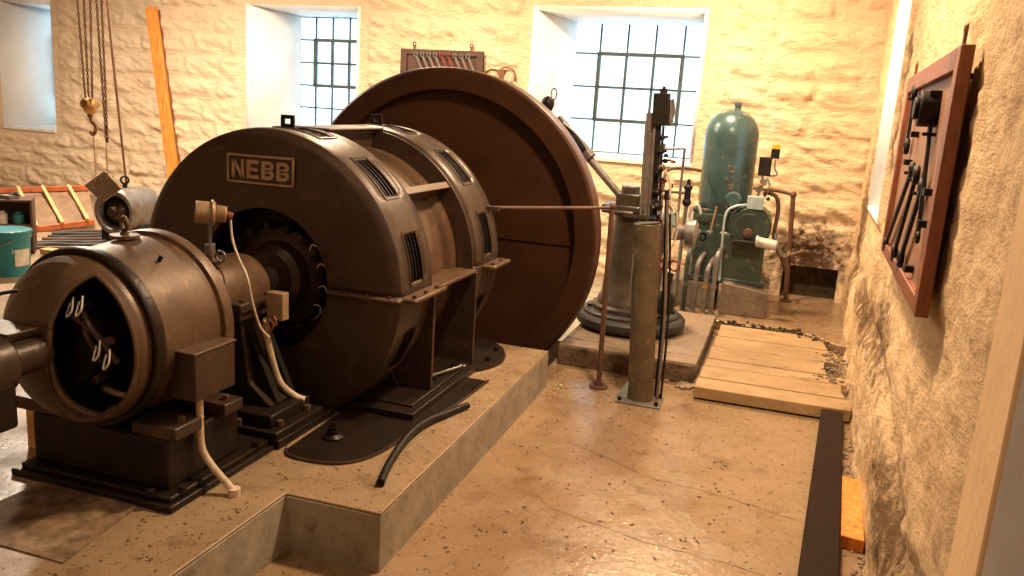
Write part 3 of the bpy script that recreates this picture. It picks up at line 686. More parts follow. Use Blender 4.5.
mb = MB().cyl((EX-.04, 3.0, EZ+.41), (EX-.04, 3.0, EZ+.425), .065, seg=24); mb.cyl((EX-.04, 3.0, EZ+.42), (EX-.04, 3.0, EZ+.44), .02, seg=12); mb.torus((EX-.04, 3.0, EZ+.475), (.45, 1, 0), .03, .010); mb.build('lifting_eye', M['ironworn'], X_)
mb = MB().cyl((-2.60, 2.93, EZ+.34), (-2.585, 2.93, EZ+.365), .010, seg=8); mb.build('oil_nipple', M['black'], X_)
mb = MB().obox((-2.40, 2.96, .865), (.15, .28, .22)); tb = mb.build('terminal_box', M['iron'], X_, bevel=.008)
mb = MB().obox((-2.40, 2.96, .978), (.16, .29, .012)); mb.build('box_lid', M['ironworn'], tb, bevel=.004)
for y in (2.88, 3.02): mb = MB().cyl((-2.47, y, .98), (-2.47, y, 1.03), .018, seg=12); mb.build('box_gland', M['iron'], tb)
mb = MB().tube([(-2.37, 2.90, .76), (-2.37, 2.90, .62), (-2.36, 2.90, .50), (-2.30, 2.90, .42), (-2.22, 2.905, .345), (-2.195, 2.91, .305)], .017, 12); mb.build('cable_conduit', M['cable'], X_)
mb = MB().cyl((-2.195, 2.91, .30), (-2.195, 2.91, .335), .028, seg=20); mb.build('conduit_socket', M['cable'], X_)

# ------------------------------------------------------------------ flywheel
WY = 6.70
Fw = thing('flywheel', (AX, WY, -.40), 'huge rust-brown flywheel disc with recessed face sunk behind the generator', 'flywheel')
mb = MB().lathe([(1.236, WY+.10), (1.247, WY+.01), (1.257, WY), (1.420, WY-.005), (1.440, WY+.01)], (AX, 0, AZ-.02), 'Y', 128); mb.build('front_rim_face', M['wheel'], Fw)
mb = MB().lathe([(1.440, WY+.01), (1.445, WY+.03), (1.445, WY+.20), (1.435, WY+.22), (1.242, WY+.22), (1.242, WY+.14)], (AX, 0, AZ-.02), 'Y', 128); mb.build('rim_band', M['wheelrim'], Fw)
mb = MB().lathe([(.30, WY+.04), (.34, WY+.10), (1.242, WY+.10)], (AX, 0, AZ-.02), 'Y', 128); mb.lathe([(1.242, WY+.14), (.0, WY+.14)], (AX, 0, AZ-.02), 'Y', 64); mb.build('web_disc', M['wheel'], Fw)
mb = MB().lathe([(0, 5.6), (.11, 5.6), (.11, 6.3), (.24, 6.32), (.24, WY), (.30, WY+.04), (.30, WY+.14)], (AX, 0, AZ-.02), 'Y', 48); mb.build('hub', M['iron'], Fw)
mb = MB(); mb.box(AX+.30, AX+1.2, WY+.085, WY+.10, AZ-.03, AZ+.0); mb.build('seam_strap', M['wheel'], Fw)
mb = MB().cyl((AX, WY+.1, AZ-.02), (AX, WY+.6, AZ-.02), .11, seg=24); mb.build('axle', M['steel'], Fw)
mb = MB(); mb.box(AX-.25, AX+.25, WY+.45, WY+.75, 0.0, AZ+.12); mb.build('axle_stand', M['base'], Fw, bevel=.02)
# dark bearing base at the platform's end
Bb = thing('outboard_bearing', (-2.25, 5.7, .30), 'rounded oily black bearing foot at the far end of the platform', 'bearing')
mb = MB().lathe([(0, .30), (.47, .30), (.50, .312), (.49, .335), (0, .345)], (-2.25, 5.44, 0), 'Z', 48); mb.build('foot', M['base'], Bb)
mb = MB(); mb.box(AX-.2, AX+.2, 5.74, 5.90, .30, AZ-.05); mb.build('column', M['base'], Bb, bevel=.02)
for x, y in ((-1.83, 5.35), (-1.86, 5.62)): mb = MB(); bolt_z(mb, x, y, .335, .022, .03); mb.build('bolt', M['base'], Bb)

# oil tray under the generator
outline = [(-3.6, 3.42), (-2.24, 3.42), (-2.24, 3.40), (-2.02, 3.40), (-1.90, 3.46), (-1.83, 3.58), (-1.79, 3.80), (-1.76, 4.2), (-1.72, 4.5), (-1.70, 5.55), (-3.9, 5.55), (-3.9, 3.6)]
T = thing('oil_tray', (-2.6, 4.5, .30), 'thin black steel drip tray with rounded corner under the generator', 'tray')
outline = [(-3.9, 4.04), (-2.29, 4.04), (-2.27, 3.44), (-2.20, 3.37), (-2.02, 3.37), (-1.89, 3.44), (-1.82, 3.58), (-1.79, 3.80), (-1.76, 4.2), (-1.72, 4.5), (-1.70, 5.0), (-3.9, 5.0)]
mb = MB(); mb.prism(outline, (0, 0, .3005), (1, 0, 0), (0, 1, 0), .004); mb.build('tray_sheet', M['base'], T)
mb = MB().tube([(-2.27, 3.44, .309), (-2.20, 3.37, .309), (-2.02, 3.37, .309), (-1.89, 3.44, .309), (-1.82, 3.58, .309), (-1.79, 3.80, .309), (-1.76, 4.2, .309), (-1.72, 4.5, .309), (-1.70, 5.0, .309)], .008, 6); mb.build('rolled_edge', M['iron'], T)
Lp = thing('floor_bolt', (-2.13, 3.68, .304), 'squat black anchor bolt with nut standing in the drip tray', 'bolt')
mb = MB().lathe([(0, .304), (.055, .304), (.055, .315), (.035, .33), (.035, .35), (.0, .355)], (-2.13, 3.68, 0), 'Z', 20); mb.build('washer', M['base'], Lp)
mb = MB().cyl((-2.13, 3.68, .35), (-2.13, 3.68, .375), .03, seg=6); mb.cyl((-2.13, 3.68, .37), (-2.13, 3.68, .40), .014, seg=10); mb.build('nut', M['base'], Lp)
# loose things on the platform
mb = MB().tube([(-1.63, 3.27, .322), (-1.69, 3.48, .322), (-1.745, 3.80, .335), (-1.745, 4.05, .335), (-1.70, 4.25, .324), (-1.64, 4.45, .322)], .021, 12)
tag(mb.build('bent_bar', M['black'], loc=(-1.7, 3.8, .30)), 'short bent black iron bar lying on the platform edge', 'bar')
sp = MB(); sp.cyl((-2.02, 4.62, .384), (-1.90, 4.98, .384), .007, seg=8); sp.torus((-1.895, 5.0, .384), (0, 0, 1), .018, .006); sp.torus((-2.025, 4.6, .384), (0, 0, 1), .015, .006)
tag(sp.build('spanner', M['steel'], loc=(-1.96, 4.8, .36)), 'pale steel spanner lying on the generator foot rail', 'spanner')
mb = MB(); mb.prism([(-3.06, 2.17), (-2.42, 2.17), (-2.50, 2.66), (-3.04, 2.66)], (0, 0, .3005), (1, 0, 0), (0, 1, 0), .006)
tag(mb.build('steel_floor_plate', M['checker'], loc=(-2.75, 2.4, .30)), 'rusty rough steel plate lying before the black base', 'floor plate')
# little stool leg / pale post behind the exciter
mb = MB(); mb.box(-3.42, -3.34, 2.9, 2.98, .30, .72)
tag(mb.build('timber_prop', M['rungwood'], loc=(-3.38, 2.94, .30), bevel=.004), 'pale upright timber prop behind the exciter base', 'post')

# ------------------------------------------------------------------ decks
D = thing('grey_deck', (-1.03, 7.6, .0), 'grey worn plank deck under the black governor disc', 'deck')
for i, (y0, y1) in enumerate(((6.60, 6.84), (6.845, 7.10), (7.105, 7.60), (7.605, 8.05), (8.055, 8.50))):
    mb = MB(); mb.box(-1.62, -.44+.004*i, y0, y1, .12, .175); mb.build('plank', M['grating'], D, bevel=.006)
mb = MB(); mb.box(-1.62, -.445, 6.57, 6.598, .0, .165); mb.build('front_board', M['redrough'], D, bevel=.01)
D2 = thing('cream_deck', (.2, 7.4, .0), 'low cream-painted plank deck beside the right wall', 'deck')
ys = [(6.22, 6.50), (6.505, 6.86), (6.865, 7.10), (7.105, 7.52), (7.525, 7.95), (7.955, 8.45)]
for i, (a, b) in enumerate(ys):
    xr = [.74, .72, .75, .62, .72, .66][i]
    mb = MB(); sl = .02
    n = 6; e = [(-.41+.01*i, b), (-.41+.01*i, a)] + [(xr, a), (xr+.02*(-1)**i, (a+b)/2), (xr-.01, b)]
    e = [(p_, q_-(.016 if q_ == b else 0)) for p_, q_ in e]; z_ = .015 if i == 0 else .07; mb.prism(e, (0, 0, z_), (1, 0, 0), (0, 1, 0), .105-z_+.002*(i % 2)); mb.build('plank', M['plank'], D2, bevel=.005)
for q in ((-.38, .64, 6.9, 7.0), (-.38, .64, 8.2, 8.3)): mb = MB(); mb.box(*q, 0, .07); mb.build('joist', M['plank'], D2)
# rubble strip along the planks' far edge and by the steps
def rubble(name, pts, n, rad, m, label):
    mb = MB(); rnd = random.Random(len(name)+n)
    for i in range(n):
        a, b = random.Random(i*7+n).choice(list(zip(pts, pts[1:]))); t = rnd.random()
        p = V(a).lerp(V(b), t) + V((rnd.gauss(0, .05), rnd.gauss(0, .05), 0)); r = rnd.uniform(.3, 1)*rad
        bmesh.ops.create_icosphere(mb.bm, subdivisions=1, radius=r, matrix=Matrix.Translation(p+V((0, 0, r*.35))) @ Matrix.Diagonal((rnd.uniform(.7, 1.4), rnd.uniform(.7, 1.4), .6, 1)))
    return tag(mb.build(name, m, ang=10), label, 'rubble', kind='stuff')
rubble('debris_crumbs', [(-1.45, 5.85, 0), (-1.42, 6.25, 0), (-1.30, 6.5, 0)], 60, .014, M['tan'], 'small pale crumbs scattered on the floor at the platform end')
rubble('wall_debris', [(.62, 6.9, .105), (.72, 7.4, .105), (.68, 7.9, .105)], 90, .022, M['block'], 'broken stone crumbs on the cream deck at the wall foot')
rubble('plaster_debris', [(-.5, 6.58, .0), (-.45, 6.5, 0), (-.42, 6.6, .0)], 120, .035, M['grating'], 'dark crumbled concrete at the corner between the two decks')
rubble('deck_edge_debris', [(-.38, 8.55, .105), (-.1, 8.50, .105), (.3, 8.58, .105), (.62, 8.3, .105)], 120, .022, M['base'], 'dark crumbs along the far edge of the cream deck')
rubble('beam_debris', [(.60, 3.2, 0), (.66, 4.1, 0), (.70, 5.3, 0), (.74, 6.1, 0)], 220, .018, M['grating'], 'brown grit along the foot of the right wall')

bmz = .10
Bm = MB(); Bm.prism([(.315, 3.60), (.50, 3.62), (.685, 6.19), (.53, 6.19)], (0, 0, 0), (1, 0, 0), (0, 1, 0), bmz)
tag(Bm.build('timber_beam', M['beam'], loc=(.5, 4.9, 0), bevel=.008), 'long black-stained timber beam lying along the right wall', 'timber')
mb = MB(); mb.prism([(.535, 4.22), (.66, 4.20), (.715, 5.0), (.598, 5.02)], (0, 0, 0), (1, 0, 0), (0, 1, 0), .075)
tag(mb.build('timber_block', M['orangewood'], loc=(.6, 4.6, 0), bevel=.006), 'short orange wood block between black beam and right wall', 'timber')

# ------------------------------------------------------------------ posts by the deck
P1 = thing('steel_post', (-.79, 5.99, 0), 'thick olive-grey steel post bolted to the floor before the deck', 'post')
mb = MB().cyl((-.79, 5.99, .012), (-.865, 5.99, 1.37), .098, seg=36); mb.build('post_tube', M['postgreen'], P1, bevel=.004)
mb = MB().obox((-.79, 5.97, .008), (.34, .26, .016)); mb.build('post_foot_plate', M['greysteel'], P1, bevel=.004)
for x, y in ((-.93, 5.87), (-.65, 5.87), (-.93, 6.07), (-.65, 6.07)): mb = MB(); bolt_z(mb, x, y, .016, .016, .03); mb.build('bolt', M['black'], P1)
mb = MB().prism([(0, 0), (.09, 0), (0, .14)], (-.885, 5.95, .016), (-1, 0, 0), (0, 0, 1), .01); mb.build('gusset', M['palegreen'], P1)
mb = MB().cyl((-.865, 5.99, 1.37), (-.866, 5.99, 1.378), .09, seg=36); mb.build('post_cap', M['black'], P1)
mb = MB().box(-.935, -.925, 5.88, 5.90, .75, 1.15); mb.build('guide_strip', M['steel'], P1)
for i, (dx, dy, r, m, z1) in enumerate(((.125, .03, .011, 'greysteel', 1.55), (.15, .06, .009, 'black', 1.45), (.105, .10, .016, 'black', 1.62))):
    mb = MB().tube([(-.79+dx, 5.99+dy, .0), (-.80+dx, 5.99+dy, .7), (-.865+dx, 5.99+dy, z1)], r, 10)
    tag(mb.build('thin_pipe', M[m], loc=(-.79+dx, 5.99+dy, 0)), ['slim grey pipe rising close beside the thick steel post', 'slimmest black rod rising beside the thick steel post', 'black pipe half hidden behind the thick steel post'][i], 'pipe')
P2 = thing('slender_pipe_stand', (-1.155, 6.13, 0), 'slender brown upright pipe standing left of the thick post', 'pipe')
mb = MB().cyl((-1.15, 6.13, 0), (-1.175, 6.17, 1.46), .021, seg=16); mb.build('pipe', M['brownpipe'], P2)
mb = MB().cyl((-1.15, 6.13, 0), (-1.15, 6.13, .018), .075, seg=24); mb.cyl((-1.15, 6.13, .01), (-1.15, 6.13, .05), .035, seg=16); mb.build('floor_flange', M['brownpipe'], P2)
mb = MB().tube([(-2.0, 5.60, 1.415), (-1.3, 6.05, 1.44), (-1.175, 6.17, 1.45)], .013, 10); mb.build('horizontal_rail', M['brownpipe'], P2)
mb = MB().ball((-1.175, 6.17, 1.455), .03); mb.build('rail_elbow', M['brownpipe'], P2)
# rail's generator end sits on a little bracket
mb = MB().box(-2.03, -1.90, 5.57, 5.62, 1.40, 1.43); mb.build('rail_bracket', M['iron'], G)

# ------------------------------------------------------------------ governor column
C0 = V((-1.17, 7.55, 0))
Gv = thing('governor', (-1.17, 7.55, .175), 'dark round governor column on a black disc base with tall mast', 'governor')
mb = MB().lathe([(0, .175), (.40, .175), (.45, .19), (.50, .21), (.52, .24), (.52, .285), (.50, .31), (.46, .32), (.46, .34), (.44, .355), (0, .36)], C0, 'Z', 64); mb.build('base_disc', M['leather'], Gv)
mb = MB().lathe([(0, .36), (.37, .36), (.37, .39), (.335, .41), (.325, .46), (.30, .50), (.27, .80), (.235, 1.20), (.235, 1.24), (.27, 1.25), (.27, 1.28), (0, 1.28)], C0, 'Z', 64); mb.build('column', M['govcol'], Gv)
for a in range(0, 360, 40): mb = MB(); bolt_z(mb, C0.x+.40*math.cos(R_(a)), C0.y+.40*math.sin(R_(a)), .355, .022, .025); mb.build('bolt', M['black'], Gv)
mb = MB().obox((-1.30, 7.5, 1.315), (.40, .34, .06)); mb.obox((-1.34, 7.45, 1.285), (.30, .30, .03)); mb.build('top_plate', M['govcol'], Gv, bevel=.012)
mb = MB().obox((-1.27, 7.5, 1.39), (.22, .24, .12)); mb.cyl((-1.27, 7.5, 1.44), (-1.27, 7.5, 1.52), .085, seg=24); mb.build('valve_head', M['govcol'], Gv, bevel=.012)
mb = MB().cyl((-1.44, 7.38, 1.30), (-1.25, 7.38, 1.30), .045, seg=20); mb.build('side_cylinder', M['brownpipe'], Gv, bevel=.005)
mb = MB().obox((-1.10, 7.36, 1.66), (.10, .05, 1.06), Matrix.Rotation(R_(-2), 3, 'Y')); mb.obox((-1.14, 7.33, 1.62), (.022, .05, 1.0), Matrix.Rotation(R_(-2), 3, 'Y')); mb.obox((-1.065, 7.33, 1.62), (.022, .05, 1.0), Matrix.Rotation(R_(-2), 3, 'Y')); mb.build('mast', M['greysteel'], Gv, bevel=.004)
mb = MB().obox((-1.02, 7.34, 1.55), (.045, .05, 1.1), Matrix.Rotation(R_(-3), 3, 'Y')); mb.build('mast_back_rail', M['black'], Gv, bevel=.004)
mb = MB().obox((-1.035, 7.32, 2.22), (.14, .10, .28), Matrix.Rotation(R_(-3), 3, 'Y')); hb = mb.build('mast_head_box', M['black'], Gv, bevel=.008)
mb = MB().obox((-1.03, 7.32, 2.375), (.06, .05, .05)); mb.cyl((-1.03, 7.32, 2.38), (-1.03, 7.32, 2.42), .014, seg=10); mb.build('head_knob', M['black'], hb)
mb = MB().obox((-.945, 7.33, 2.20), (.03, .06, .22), Matrix.Rotation(R_(-3), 3, 'Y')); mb.tube([(-.94, 7.30, 2.32), (-.92, 7.30, 2.2), (-.945, 7.30, 2.08)], .01); mb.build('counterweight', M['greysteel'], hb, bevel=.004)
for k, (x, z, r, m) in enumerate(((-1.00, 1.98, .028, 'black'), (-1.0, 1.86, .035, 'black'), (-.955, 1.78, .026, 'black'), (-1.0, 1.70, .04, 'black'), (-.97, 1.60, .035, 'red'), (-1.0, 1.50, .045, 'black'), (-.94, 1.52, .02, 'red'), (-.99, 1.38, .06, 'black'), (-1.0, 1.26, .055, 'black'))):
    mb = MB().ball((x, 7.30, z), r, (1, 1, .8), 12); mb.cyl((x-.02, 7.30, z), (x+.05, 7.29, z+.01), r*.4, seg=10); mb.build('valve_knob', M[m], Gv)
mb = MB().tube([(-1.0, 7.30, 2.08), (-.99, 7.29, 1.8), (-.965, 7.3, 1.4), (-.95, 7.3, 1.1)], .012); mb.build('linkage_rod', M['black'], Gv)
mb = MB().tube([(-.95, 7.28, 1.50), (-.88, 7.28, 1.42), (-.82, 7.28, 1.25), (-.83, 7.28, 1.10)], .017, 10); mb.tube([(-.93, 7.26, 1.30), (-.86, 7.26, 1.1), (-.86, 7.26, .6), (-.90, 7.26, .34)], .018, 10); mb.build('bent_tube', M['cable'], Gv)
for k in range(16):
    rnd = random.Random(60+k); x, z = rnd.uniform(-1.02, -.86), 1.05+.052*k
    mb = MB().obox((x, 7.28, z), (rnd.uniform(.02, .06), .04, rnd.uniform(.02, .06))); mb.cyl((x, 7.25, z), (x, 7.22, z+.01), .012, seg=8); mb.build('linkage_block', M[['black', 'greysteel', 'rust', 'black'][k % 4]], Gv, bevel=.003)
mb = MB().tube([(-.93, 7.2, 1.7), (-.87, 7.2, 1.55), (-.90, 7.2, 1.35), (-.84, 7.2, 1.2), (-.88, 7.2, .9)], .009); mb.tube([(-.88, 7.22, 1.45), (-.80, 7.22, 1.35), (-.78, 7.22, 1.15), (-.82, 7.22, 1.0)], .008); mb.build('oil_tube', M['cable'], Gv)
mb = MB().obox((-.84, 7.28, 1.28), (.10, .06, .12)); mb.build('control_box', M['palegreen'], Gv, bevel=.006)
mb = MB().lathe([(.0, -.08), (.06, -.10), (.085, -.07), (.09, .05), (.06, .10), (0, .11)], (-.82, 7.22, .52), 'Z', 24); mb.cyl((-.82, 7.22, .60), (-.80, 7.22, .80), .035, seg=16); mb.build('oil_pot', M['black'], Gv)
mb = MB().torus((-.86, 7.15, .88), (.2, 1, 0), .05, .010); mb.torus((-.76, 7.15, .88), (.2, 1, 0), .045, .010); mb.cyl((-.88, 7.16, .84), (-.88, 7.2, .90), .025, seg=12); mb.build('hand_wheels', M['red'], Gv)
mb = MB().cyl((-.93, 7.15, .80), (-.93, 7.13, .86), .03, seg=12); mb.ball((-.92, 7.15, .90), .025); mb.build('brass_valve', M['brass'], Gv)
# large round cover right of the mast
mb = MB().lathe([(0, -.05), (.10, -.05), (.13, -.03), (.14, .05), (.09, .08)], (-.73, 7.9, 1.08), 'X', 28); mb.build('round_cover', M['steel'], Gv)
mb = MB().cyl((-.99, 7.75, 1.08), (-.68, 8.0, 1.08), .07, seg=20); mb.build('cross_pipe', M['greysteel'], Gv)
# thin pipe frame around the mast
mb = MB().tube([(-.98, 7.32, 1.88), (-.80, 7.34, 1.90)], .011, smooth=False); mb.tube([(-.80, 7.34, 1.90), (-.80, 7.36, 1.18)], .012, smooth=False); mb.cyl((-.985, 7.32, 1.85), (-.985, 7.32, 1.93), .02, seg=10); mb.build('pipe_frame', M['greysteel'], Gv)
# diagonal strut behind the wheel's edge
St = thing('diagonal_strut', (-1.38, 7.62, 1.34), 'grey diagonal tubular arm rising from governor to behind the flywheel', 'arm')
mb = MB().cyl((-1.98, 7.62, 2.0), (-1.36, 7.56, 1.40), .038, .034, seg=20); mb.build('arm_tube', M['greysteel'], St)
mb = MB().cyl((-2.06, 7.63, 2.08), (-1.74, 7.60, 1.79), .05, seg=20); mb.build('arm_sleeve', M['black'], St, bevel=.005)
mb = MB().tube([(-1.98, 7.55, 2.05), (-1.84, 7.55, 1.95), (-1.71, 7.55, 1.80)], .010); mb.cyl((-1.73, 7.56, 1.80), (-1.68, 7.55, 1.745), .055, seg=16); mb.build('clamp', M['greysteel'], St)
mb = MB().cyl((-1.36, 7.56, 1.40), (-1.34, 7.56, 1.36), .05, seg=16); mb.build('arm_foot', M['rust'], St)
mb = MB().cyl((-2.02, 7.64, 2.04), (-2.02, 7.64, .0), .03, seg=14); mb.build('upright_post', M['black'], St)
# pear-shaped bell hanging on a bracket in front of the window
La = thing('hand_lamp', (-2.01, 7.2, 2.16), 'small black pear-shaped lamp with wire loop above the flywheel edge', 'lamp')
mb = MB().lathe([(0, -.07), (.03, -.07), (.045, -.05), (.06, -.01), (.058, .03), (.035, .06), (0, .07)], (-2.04, 7.2, 2.21), 'Z', 20); mb.build('lamp_body', M['black'], La)
mb = MB().torus((-1.99, 7.2, 2.30), (.1, 1, 0), .045, .006, sc=(.6, 1.1)); mb.build('wire_loop', M['black'], La)
mb = MB().tube([(-2.04, 7.2, 2.16), (-2.03, 7.35, 2.08), (-2.02, 7.60, 2.03)], .010); mb.build('lamp_bracket', M['black'], La)

# ------------------------------------------------------------------ green oil unit with tank on its block
mb = MB(); mb.prism([(0, 0), (.50, 0), (.50, .28), (.42, .30), (.20, .33), (0, .35)], (-.43, 8.95, .10), (1, 0, 0), (0, 0, 1), -1.0)
bl = tag(mb.build('concrete_plinth', M['block'], loc=(-.2, 9.4, .10), bevel=.012), 'stained grey concrete block carrying the green oil unit', 'plinth')
mb = MB(); mb.box(-1.0, -.50, 9.1, 9.9, .10, .40); tag(mb.build('brick_plinth', M['block'], loc=(-.75, 9.5, .10), bevel=.012), 'shadowed concrete block behind the row of small pipes', 'plinth')
Un = thing('oil_pressure_unit', (-.38, 9.5, .40), 'green cast oil pump unit with round bolted cover below the tank', 'pump')
mb = MB(); mb.box(-.80, -.03, 9.15, 9.75, .44, .98); mb.build('casing', M['green'], Un, bevel=.03)
mb = MB().obox((-.42, 9.45, .44), (.86, .68, .06)); mb.build('casing_foot', M['green'], Un, bevel=.01)
mb = MB().cyl((-.22, 9.16, 1.06), (-.22, 9.60, 1.06), .235, seg=48); mb.build('gear_case', M['green'], Un, bevel=.01)
mb = MB().cyl((-.22, 9.12, 1.06), (-.22, 9.16, 1.06), .205, seg=48); cv = mb.build('round_cover', M['green'], Un, bevel=.008)
mb = MB().torus((-.22, 9.12, 1.06), (0, 1, 0), .14, .01, seg=40); mb.build('cover_ridge', M['green'], cv)
for a in range(0, 360, 45): mb = MB(); bolt_y(mb, -.22+.18*math.cos(R_(a)), 9.12, 1.06+.18*math.sin(R_(a)), .012, .014); mb.build('bolt', M['tank'], cv)
mb = MB().cyl((-.22, 9.12, 1.00), (-.22, 9.03, 1.00), .05, seg=24); mb.cyl((-.22, 9.03, 1.00), (-.22, 9.01, 1.00), .025, seg=16); mb.build('shaft_end', M['brownpipe'], cv, bevel=.004)
mb = MB().obox((-.24, 9.02, .90), (.26, .16, .06)); mb.build('bearing_bracket', M['black'], Un, bevel=.01)
mb = MB().cyl((-.12, 8.99, .93), (.09, 8.97, .91), .055, seg=24); mb.cyl((-.13, 8.99, .93), (-.10, 8.99, .93), .065, seg=24); mb.build('white_filter', M['whitepaint'], Un, bevel=.008)
mb = MB(); mb.box(-.84, -.44, 9.2, 9.7, .80, 1.18); mb.build('valve_body', M['green'], Un, bevel=.03)
mb = MB(); mb.box(-.85, -.02, 9.2, 9.7, 1.17, 1.21); mb.build('top_flange', M['green'], Un, bevel=.008)
for x, z in ((-.70, 1.10), (-.70, .90), (-.56, 1.0)): mb = MB().cyl((x, 9.2, z), (x, 9.15, z), .045, seg=20); mb.cyl((x, 9.15, z), (x, 9.13, z), .03, seg=6); mb.build('plug', M['green'], Un)
for x in (-.8, -.66, -.5, -.36): mb = MB(); bolt_z(mb, x, 9.24, 1.21, .016, .02); mb.build('bolt', M['tank'], Un)
Tk = thing('pressure_tank', (-.50, 9.45, 1.21), 'upright teal pressure tank with domed top, paint flaking low down', 'tank')
tc_ = (-.53, 9.45, 0)
prof = [(0, 1.20), (.25, 1.20), (.28, 1.24), (.29, 1.30), (.29, 2.02)] + [(.29*math.cos(R_(a)), 2.02+.29*math.sin(R_(a))) for a in range(8, 86, 6)] + [(0, 2.31)]
mb = MB().lathe(prof, tc_, 'Z', 56); mb.build('tank_shell', M['tank'], Tk)
mb = MB().cyl((-.50, 9.45, 2.30), (-.50, 9.45, 2.36), .035, seg=16); mb.cyl((-.50, 9.45, 2.345), (-.50, 9.45, 2.375), .045, seg=6); mb.build('top_plug', M['tank'], Tk)
mb = MB().cyl((-.42, 9.14, 1.34), (-.42, 9.10, 1.34), .09, .07, seg=20); mb.build('tank_boss', M['tank'], Tk)
mb = MB()
rnd = random.Random(5)
for k in range(14):
    a = R_(-90+rnd.uniform(2, 16)); z = rnd.uniform(1.42, 1.72); mb.cyl((tc_[0]+.288*math.cos(a), tc_[1]+.288*math.sin(a), z), (tc_[0]+.2925*math.cos(a), tc_[1]+.2925*math.sin(a), z), rnd.uniform(.004, .011), seg=6)
mb.build('flaked_spots', M['brass'], Tk)
mb = MB(); mb.box(-.27, -.10, 9.08, 9.16, 1.26, 1.40); tag_b = mb.build('switch_box', M['palegreen'], Un, bevel=.006)
mb = MB().tube([(-.27, 9.10, 1.30), (-.38, 9.06, 1.28), (-.47, 9.05, 1.20), (-.48, 9.05, .95), (-.46, 9.05, .45)], .014, 10); mb.build('grey_conduit', M['palegreen'], tag_b)
mb = MB().tube([(-.58, 9.06, 1.26), (-.60, 9.05, 1.10), (-.62, 9.05, .95)], .012); mb.build('copper_tube', M['tan'], Un)
mb = MB().tube([(-.86, 9.06, 1.12), (-.84, 9.05, 1.22), (-.78, 9.05, 1.25), (-.74, 9.05, 1.16)], .018, 10); mb.tube([(-.86, 9.06, 1.12), (-.82, 9.05, 1.06), (-.77, 9.05, 1.0)], .016, 10); mb.build('white_hose', M['whitepaint'], Un)
# row of small pipes before the green unit
grp = 'short upright pipes in front of the green unit'
for k, (x, m, h, lb) in enumerate(((-.80, 'green', .78, 'leftmost short pipe before the green unit, green above grey'), (-.69, 'greysteel', .70, 'second short grey pipe before the green unit'), (-.58, 'greysteel', .66, 'third short grey pipe before the green unit'), (-.50, 'steel', .80, 'rightmost short bright pipe before the green unit'))):
    mb = MB().tube([(x, 8.78, .10), (x, 8.78, .5), (x+.005, 8.78, h-.06), (x+.02, 8.86, h), (x+.03, 9.2, h+.01)], .027, 12)
    t_ = mb.build('upright_pipe', M[m], loc=(x, 8.78, .10)); tag(t_, lb, 'pipe', grp)
    mb = MB().cyl((x, 8.78, .40), (x, 8.78, .44), .038, seg=12); mb.cyl((x, 8.78, .10), (x, 8.78, .13), .045, seg=12); mb.build('pipe_collar', M['brass' if k == 2 else 'greysteel'], t_)
# gauges and little fittings right of the tank
Ga = thing('pressure_switch', (-.13, 9.3, 1.45), 'black pressure switch with yellow lamp cap and tangled fittings beside the tank', 'switch')
mb = MB(); mb.box(-.20, -.07, 9.18, 9.26, 1.62, 1.82); mb.build('black_box', M['black'], Ga, bevel=.008)
mb = MB(); mb.box(-.09, .0, 9.19, 9.27, 1.81, 1.91); mb.build('upper_box', M['black'], Ga, bevel=.006)
mb = MB(); mb.box(-.085, -.005, 9.185, 9.265, 1.91, 1.965); mb.build('yellow_cap', M['yellow'], Ga, bevel=.006)
mb = MB().cyl((-.13, 9.16, 1.55), (-.13, 9.20, 1.55), .04, seg=20); mb.cyl((-.17, 9.15, 1.47), (-.17, 9.19, 1.47), .032, seg=16); mb.build('small_gauge', M['steel'], Ga)
mb = MB().tube([(-.15, 9.2, 1.62), (-.14, 9.17, 1.50), (-.17, 9.17, 1.40), (-.14, 9.2, 1.30)], .014); mb.tube([(-.10, 9.19, 1.60), (-.06, 9.18, 1.52), (-.09, 9.18, 1.42), (-.15, 9.2, 1.36)], .012); mb.tube([(-.04, 9.22, 1.80), (-.03, 9.22, 1.70), (.0, 9.22, 1.64), (-.10, 9.22, 1.62)], .008); mb.build('fitting_tubes', M['greysteel'], Ga)
for x, z in ((-.16, 1.52), (-.10, 1.44), (-.06, 1.38), (-.14, 1.36), (-.04, 1.50)):
    mb = MB().ball((x, 9.15, z), .022, seg=10); mb.cyl((x, 9.12, z), (x, 9.17, z), .012, seg=8); mb.build('small_valve', M['brass' if z > 1.45 else 'black'], Ga)
mb = MB().tube([(-.10, 9.3, 1.44), (.02, 9.3, 1.40), (.06, 9.3, 1.25), (.05, 9.3, 1.0), (.10, 9.3, .86), (.20, 9.3, .66), (.24, 9.3, .55)], .022, 12); mb.build('brown_hose', M['brownpipe'], Ga)
mb = MB().tube([(.05, 9.28, 1.0), (.10, 9.27, .86), (.16, 9.28, .76)], .030, 12); mb.build('hose_sleeve', M['steel'], Ga)
Pr = thing('brown_pipe_stand', (.28, 10.1, .10), 'brown bent pipe stand rising beside the back wall corner', 'pipe')
mb = MB().tube([(.285, 10.1, .10), (.21, 10.1, 1.38)], .028, 12, smooth=False); mb.build('upright', M['brownpipe'], Pr)
mb = MB().tube([(.21, 10.1, 1.38), (.05, 10.1, 1.41), (-.25, 10.1, 1.42)], .02, 12, smooth=False); mb.ball((.21, 10.1, 1.38), .04); mb.build('cross_arm', M['brownpipe'], Pr)
mb = MB().tube([(.24, 9.9, .70), (.32, 9.85, .73), (.40, 9.8, .78)], .012); mb.cyl((.25, 10.1, .70), (.24, 9.88, .70), .02, seg=12); mb.build('lever', M['tan'], Pr)
mb = MB().cyl((.285, 10.1, .10), (.285, 10.1, .12), .07, seg=20); mb.build('flange_foot', M['brownpipe'], Pr)
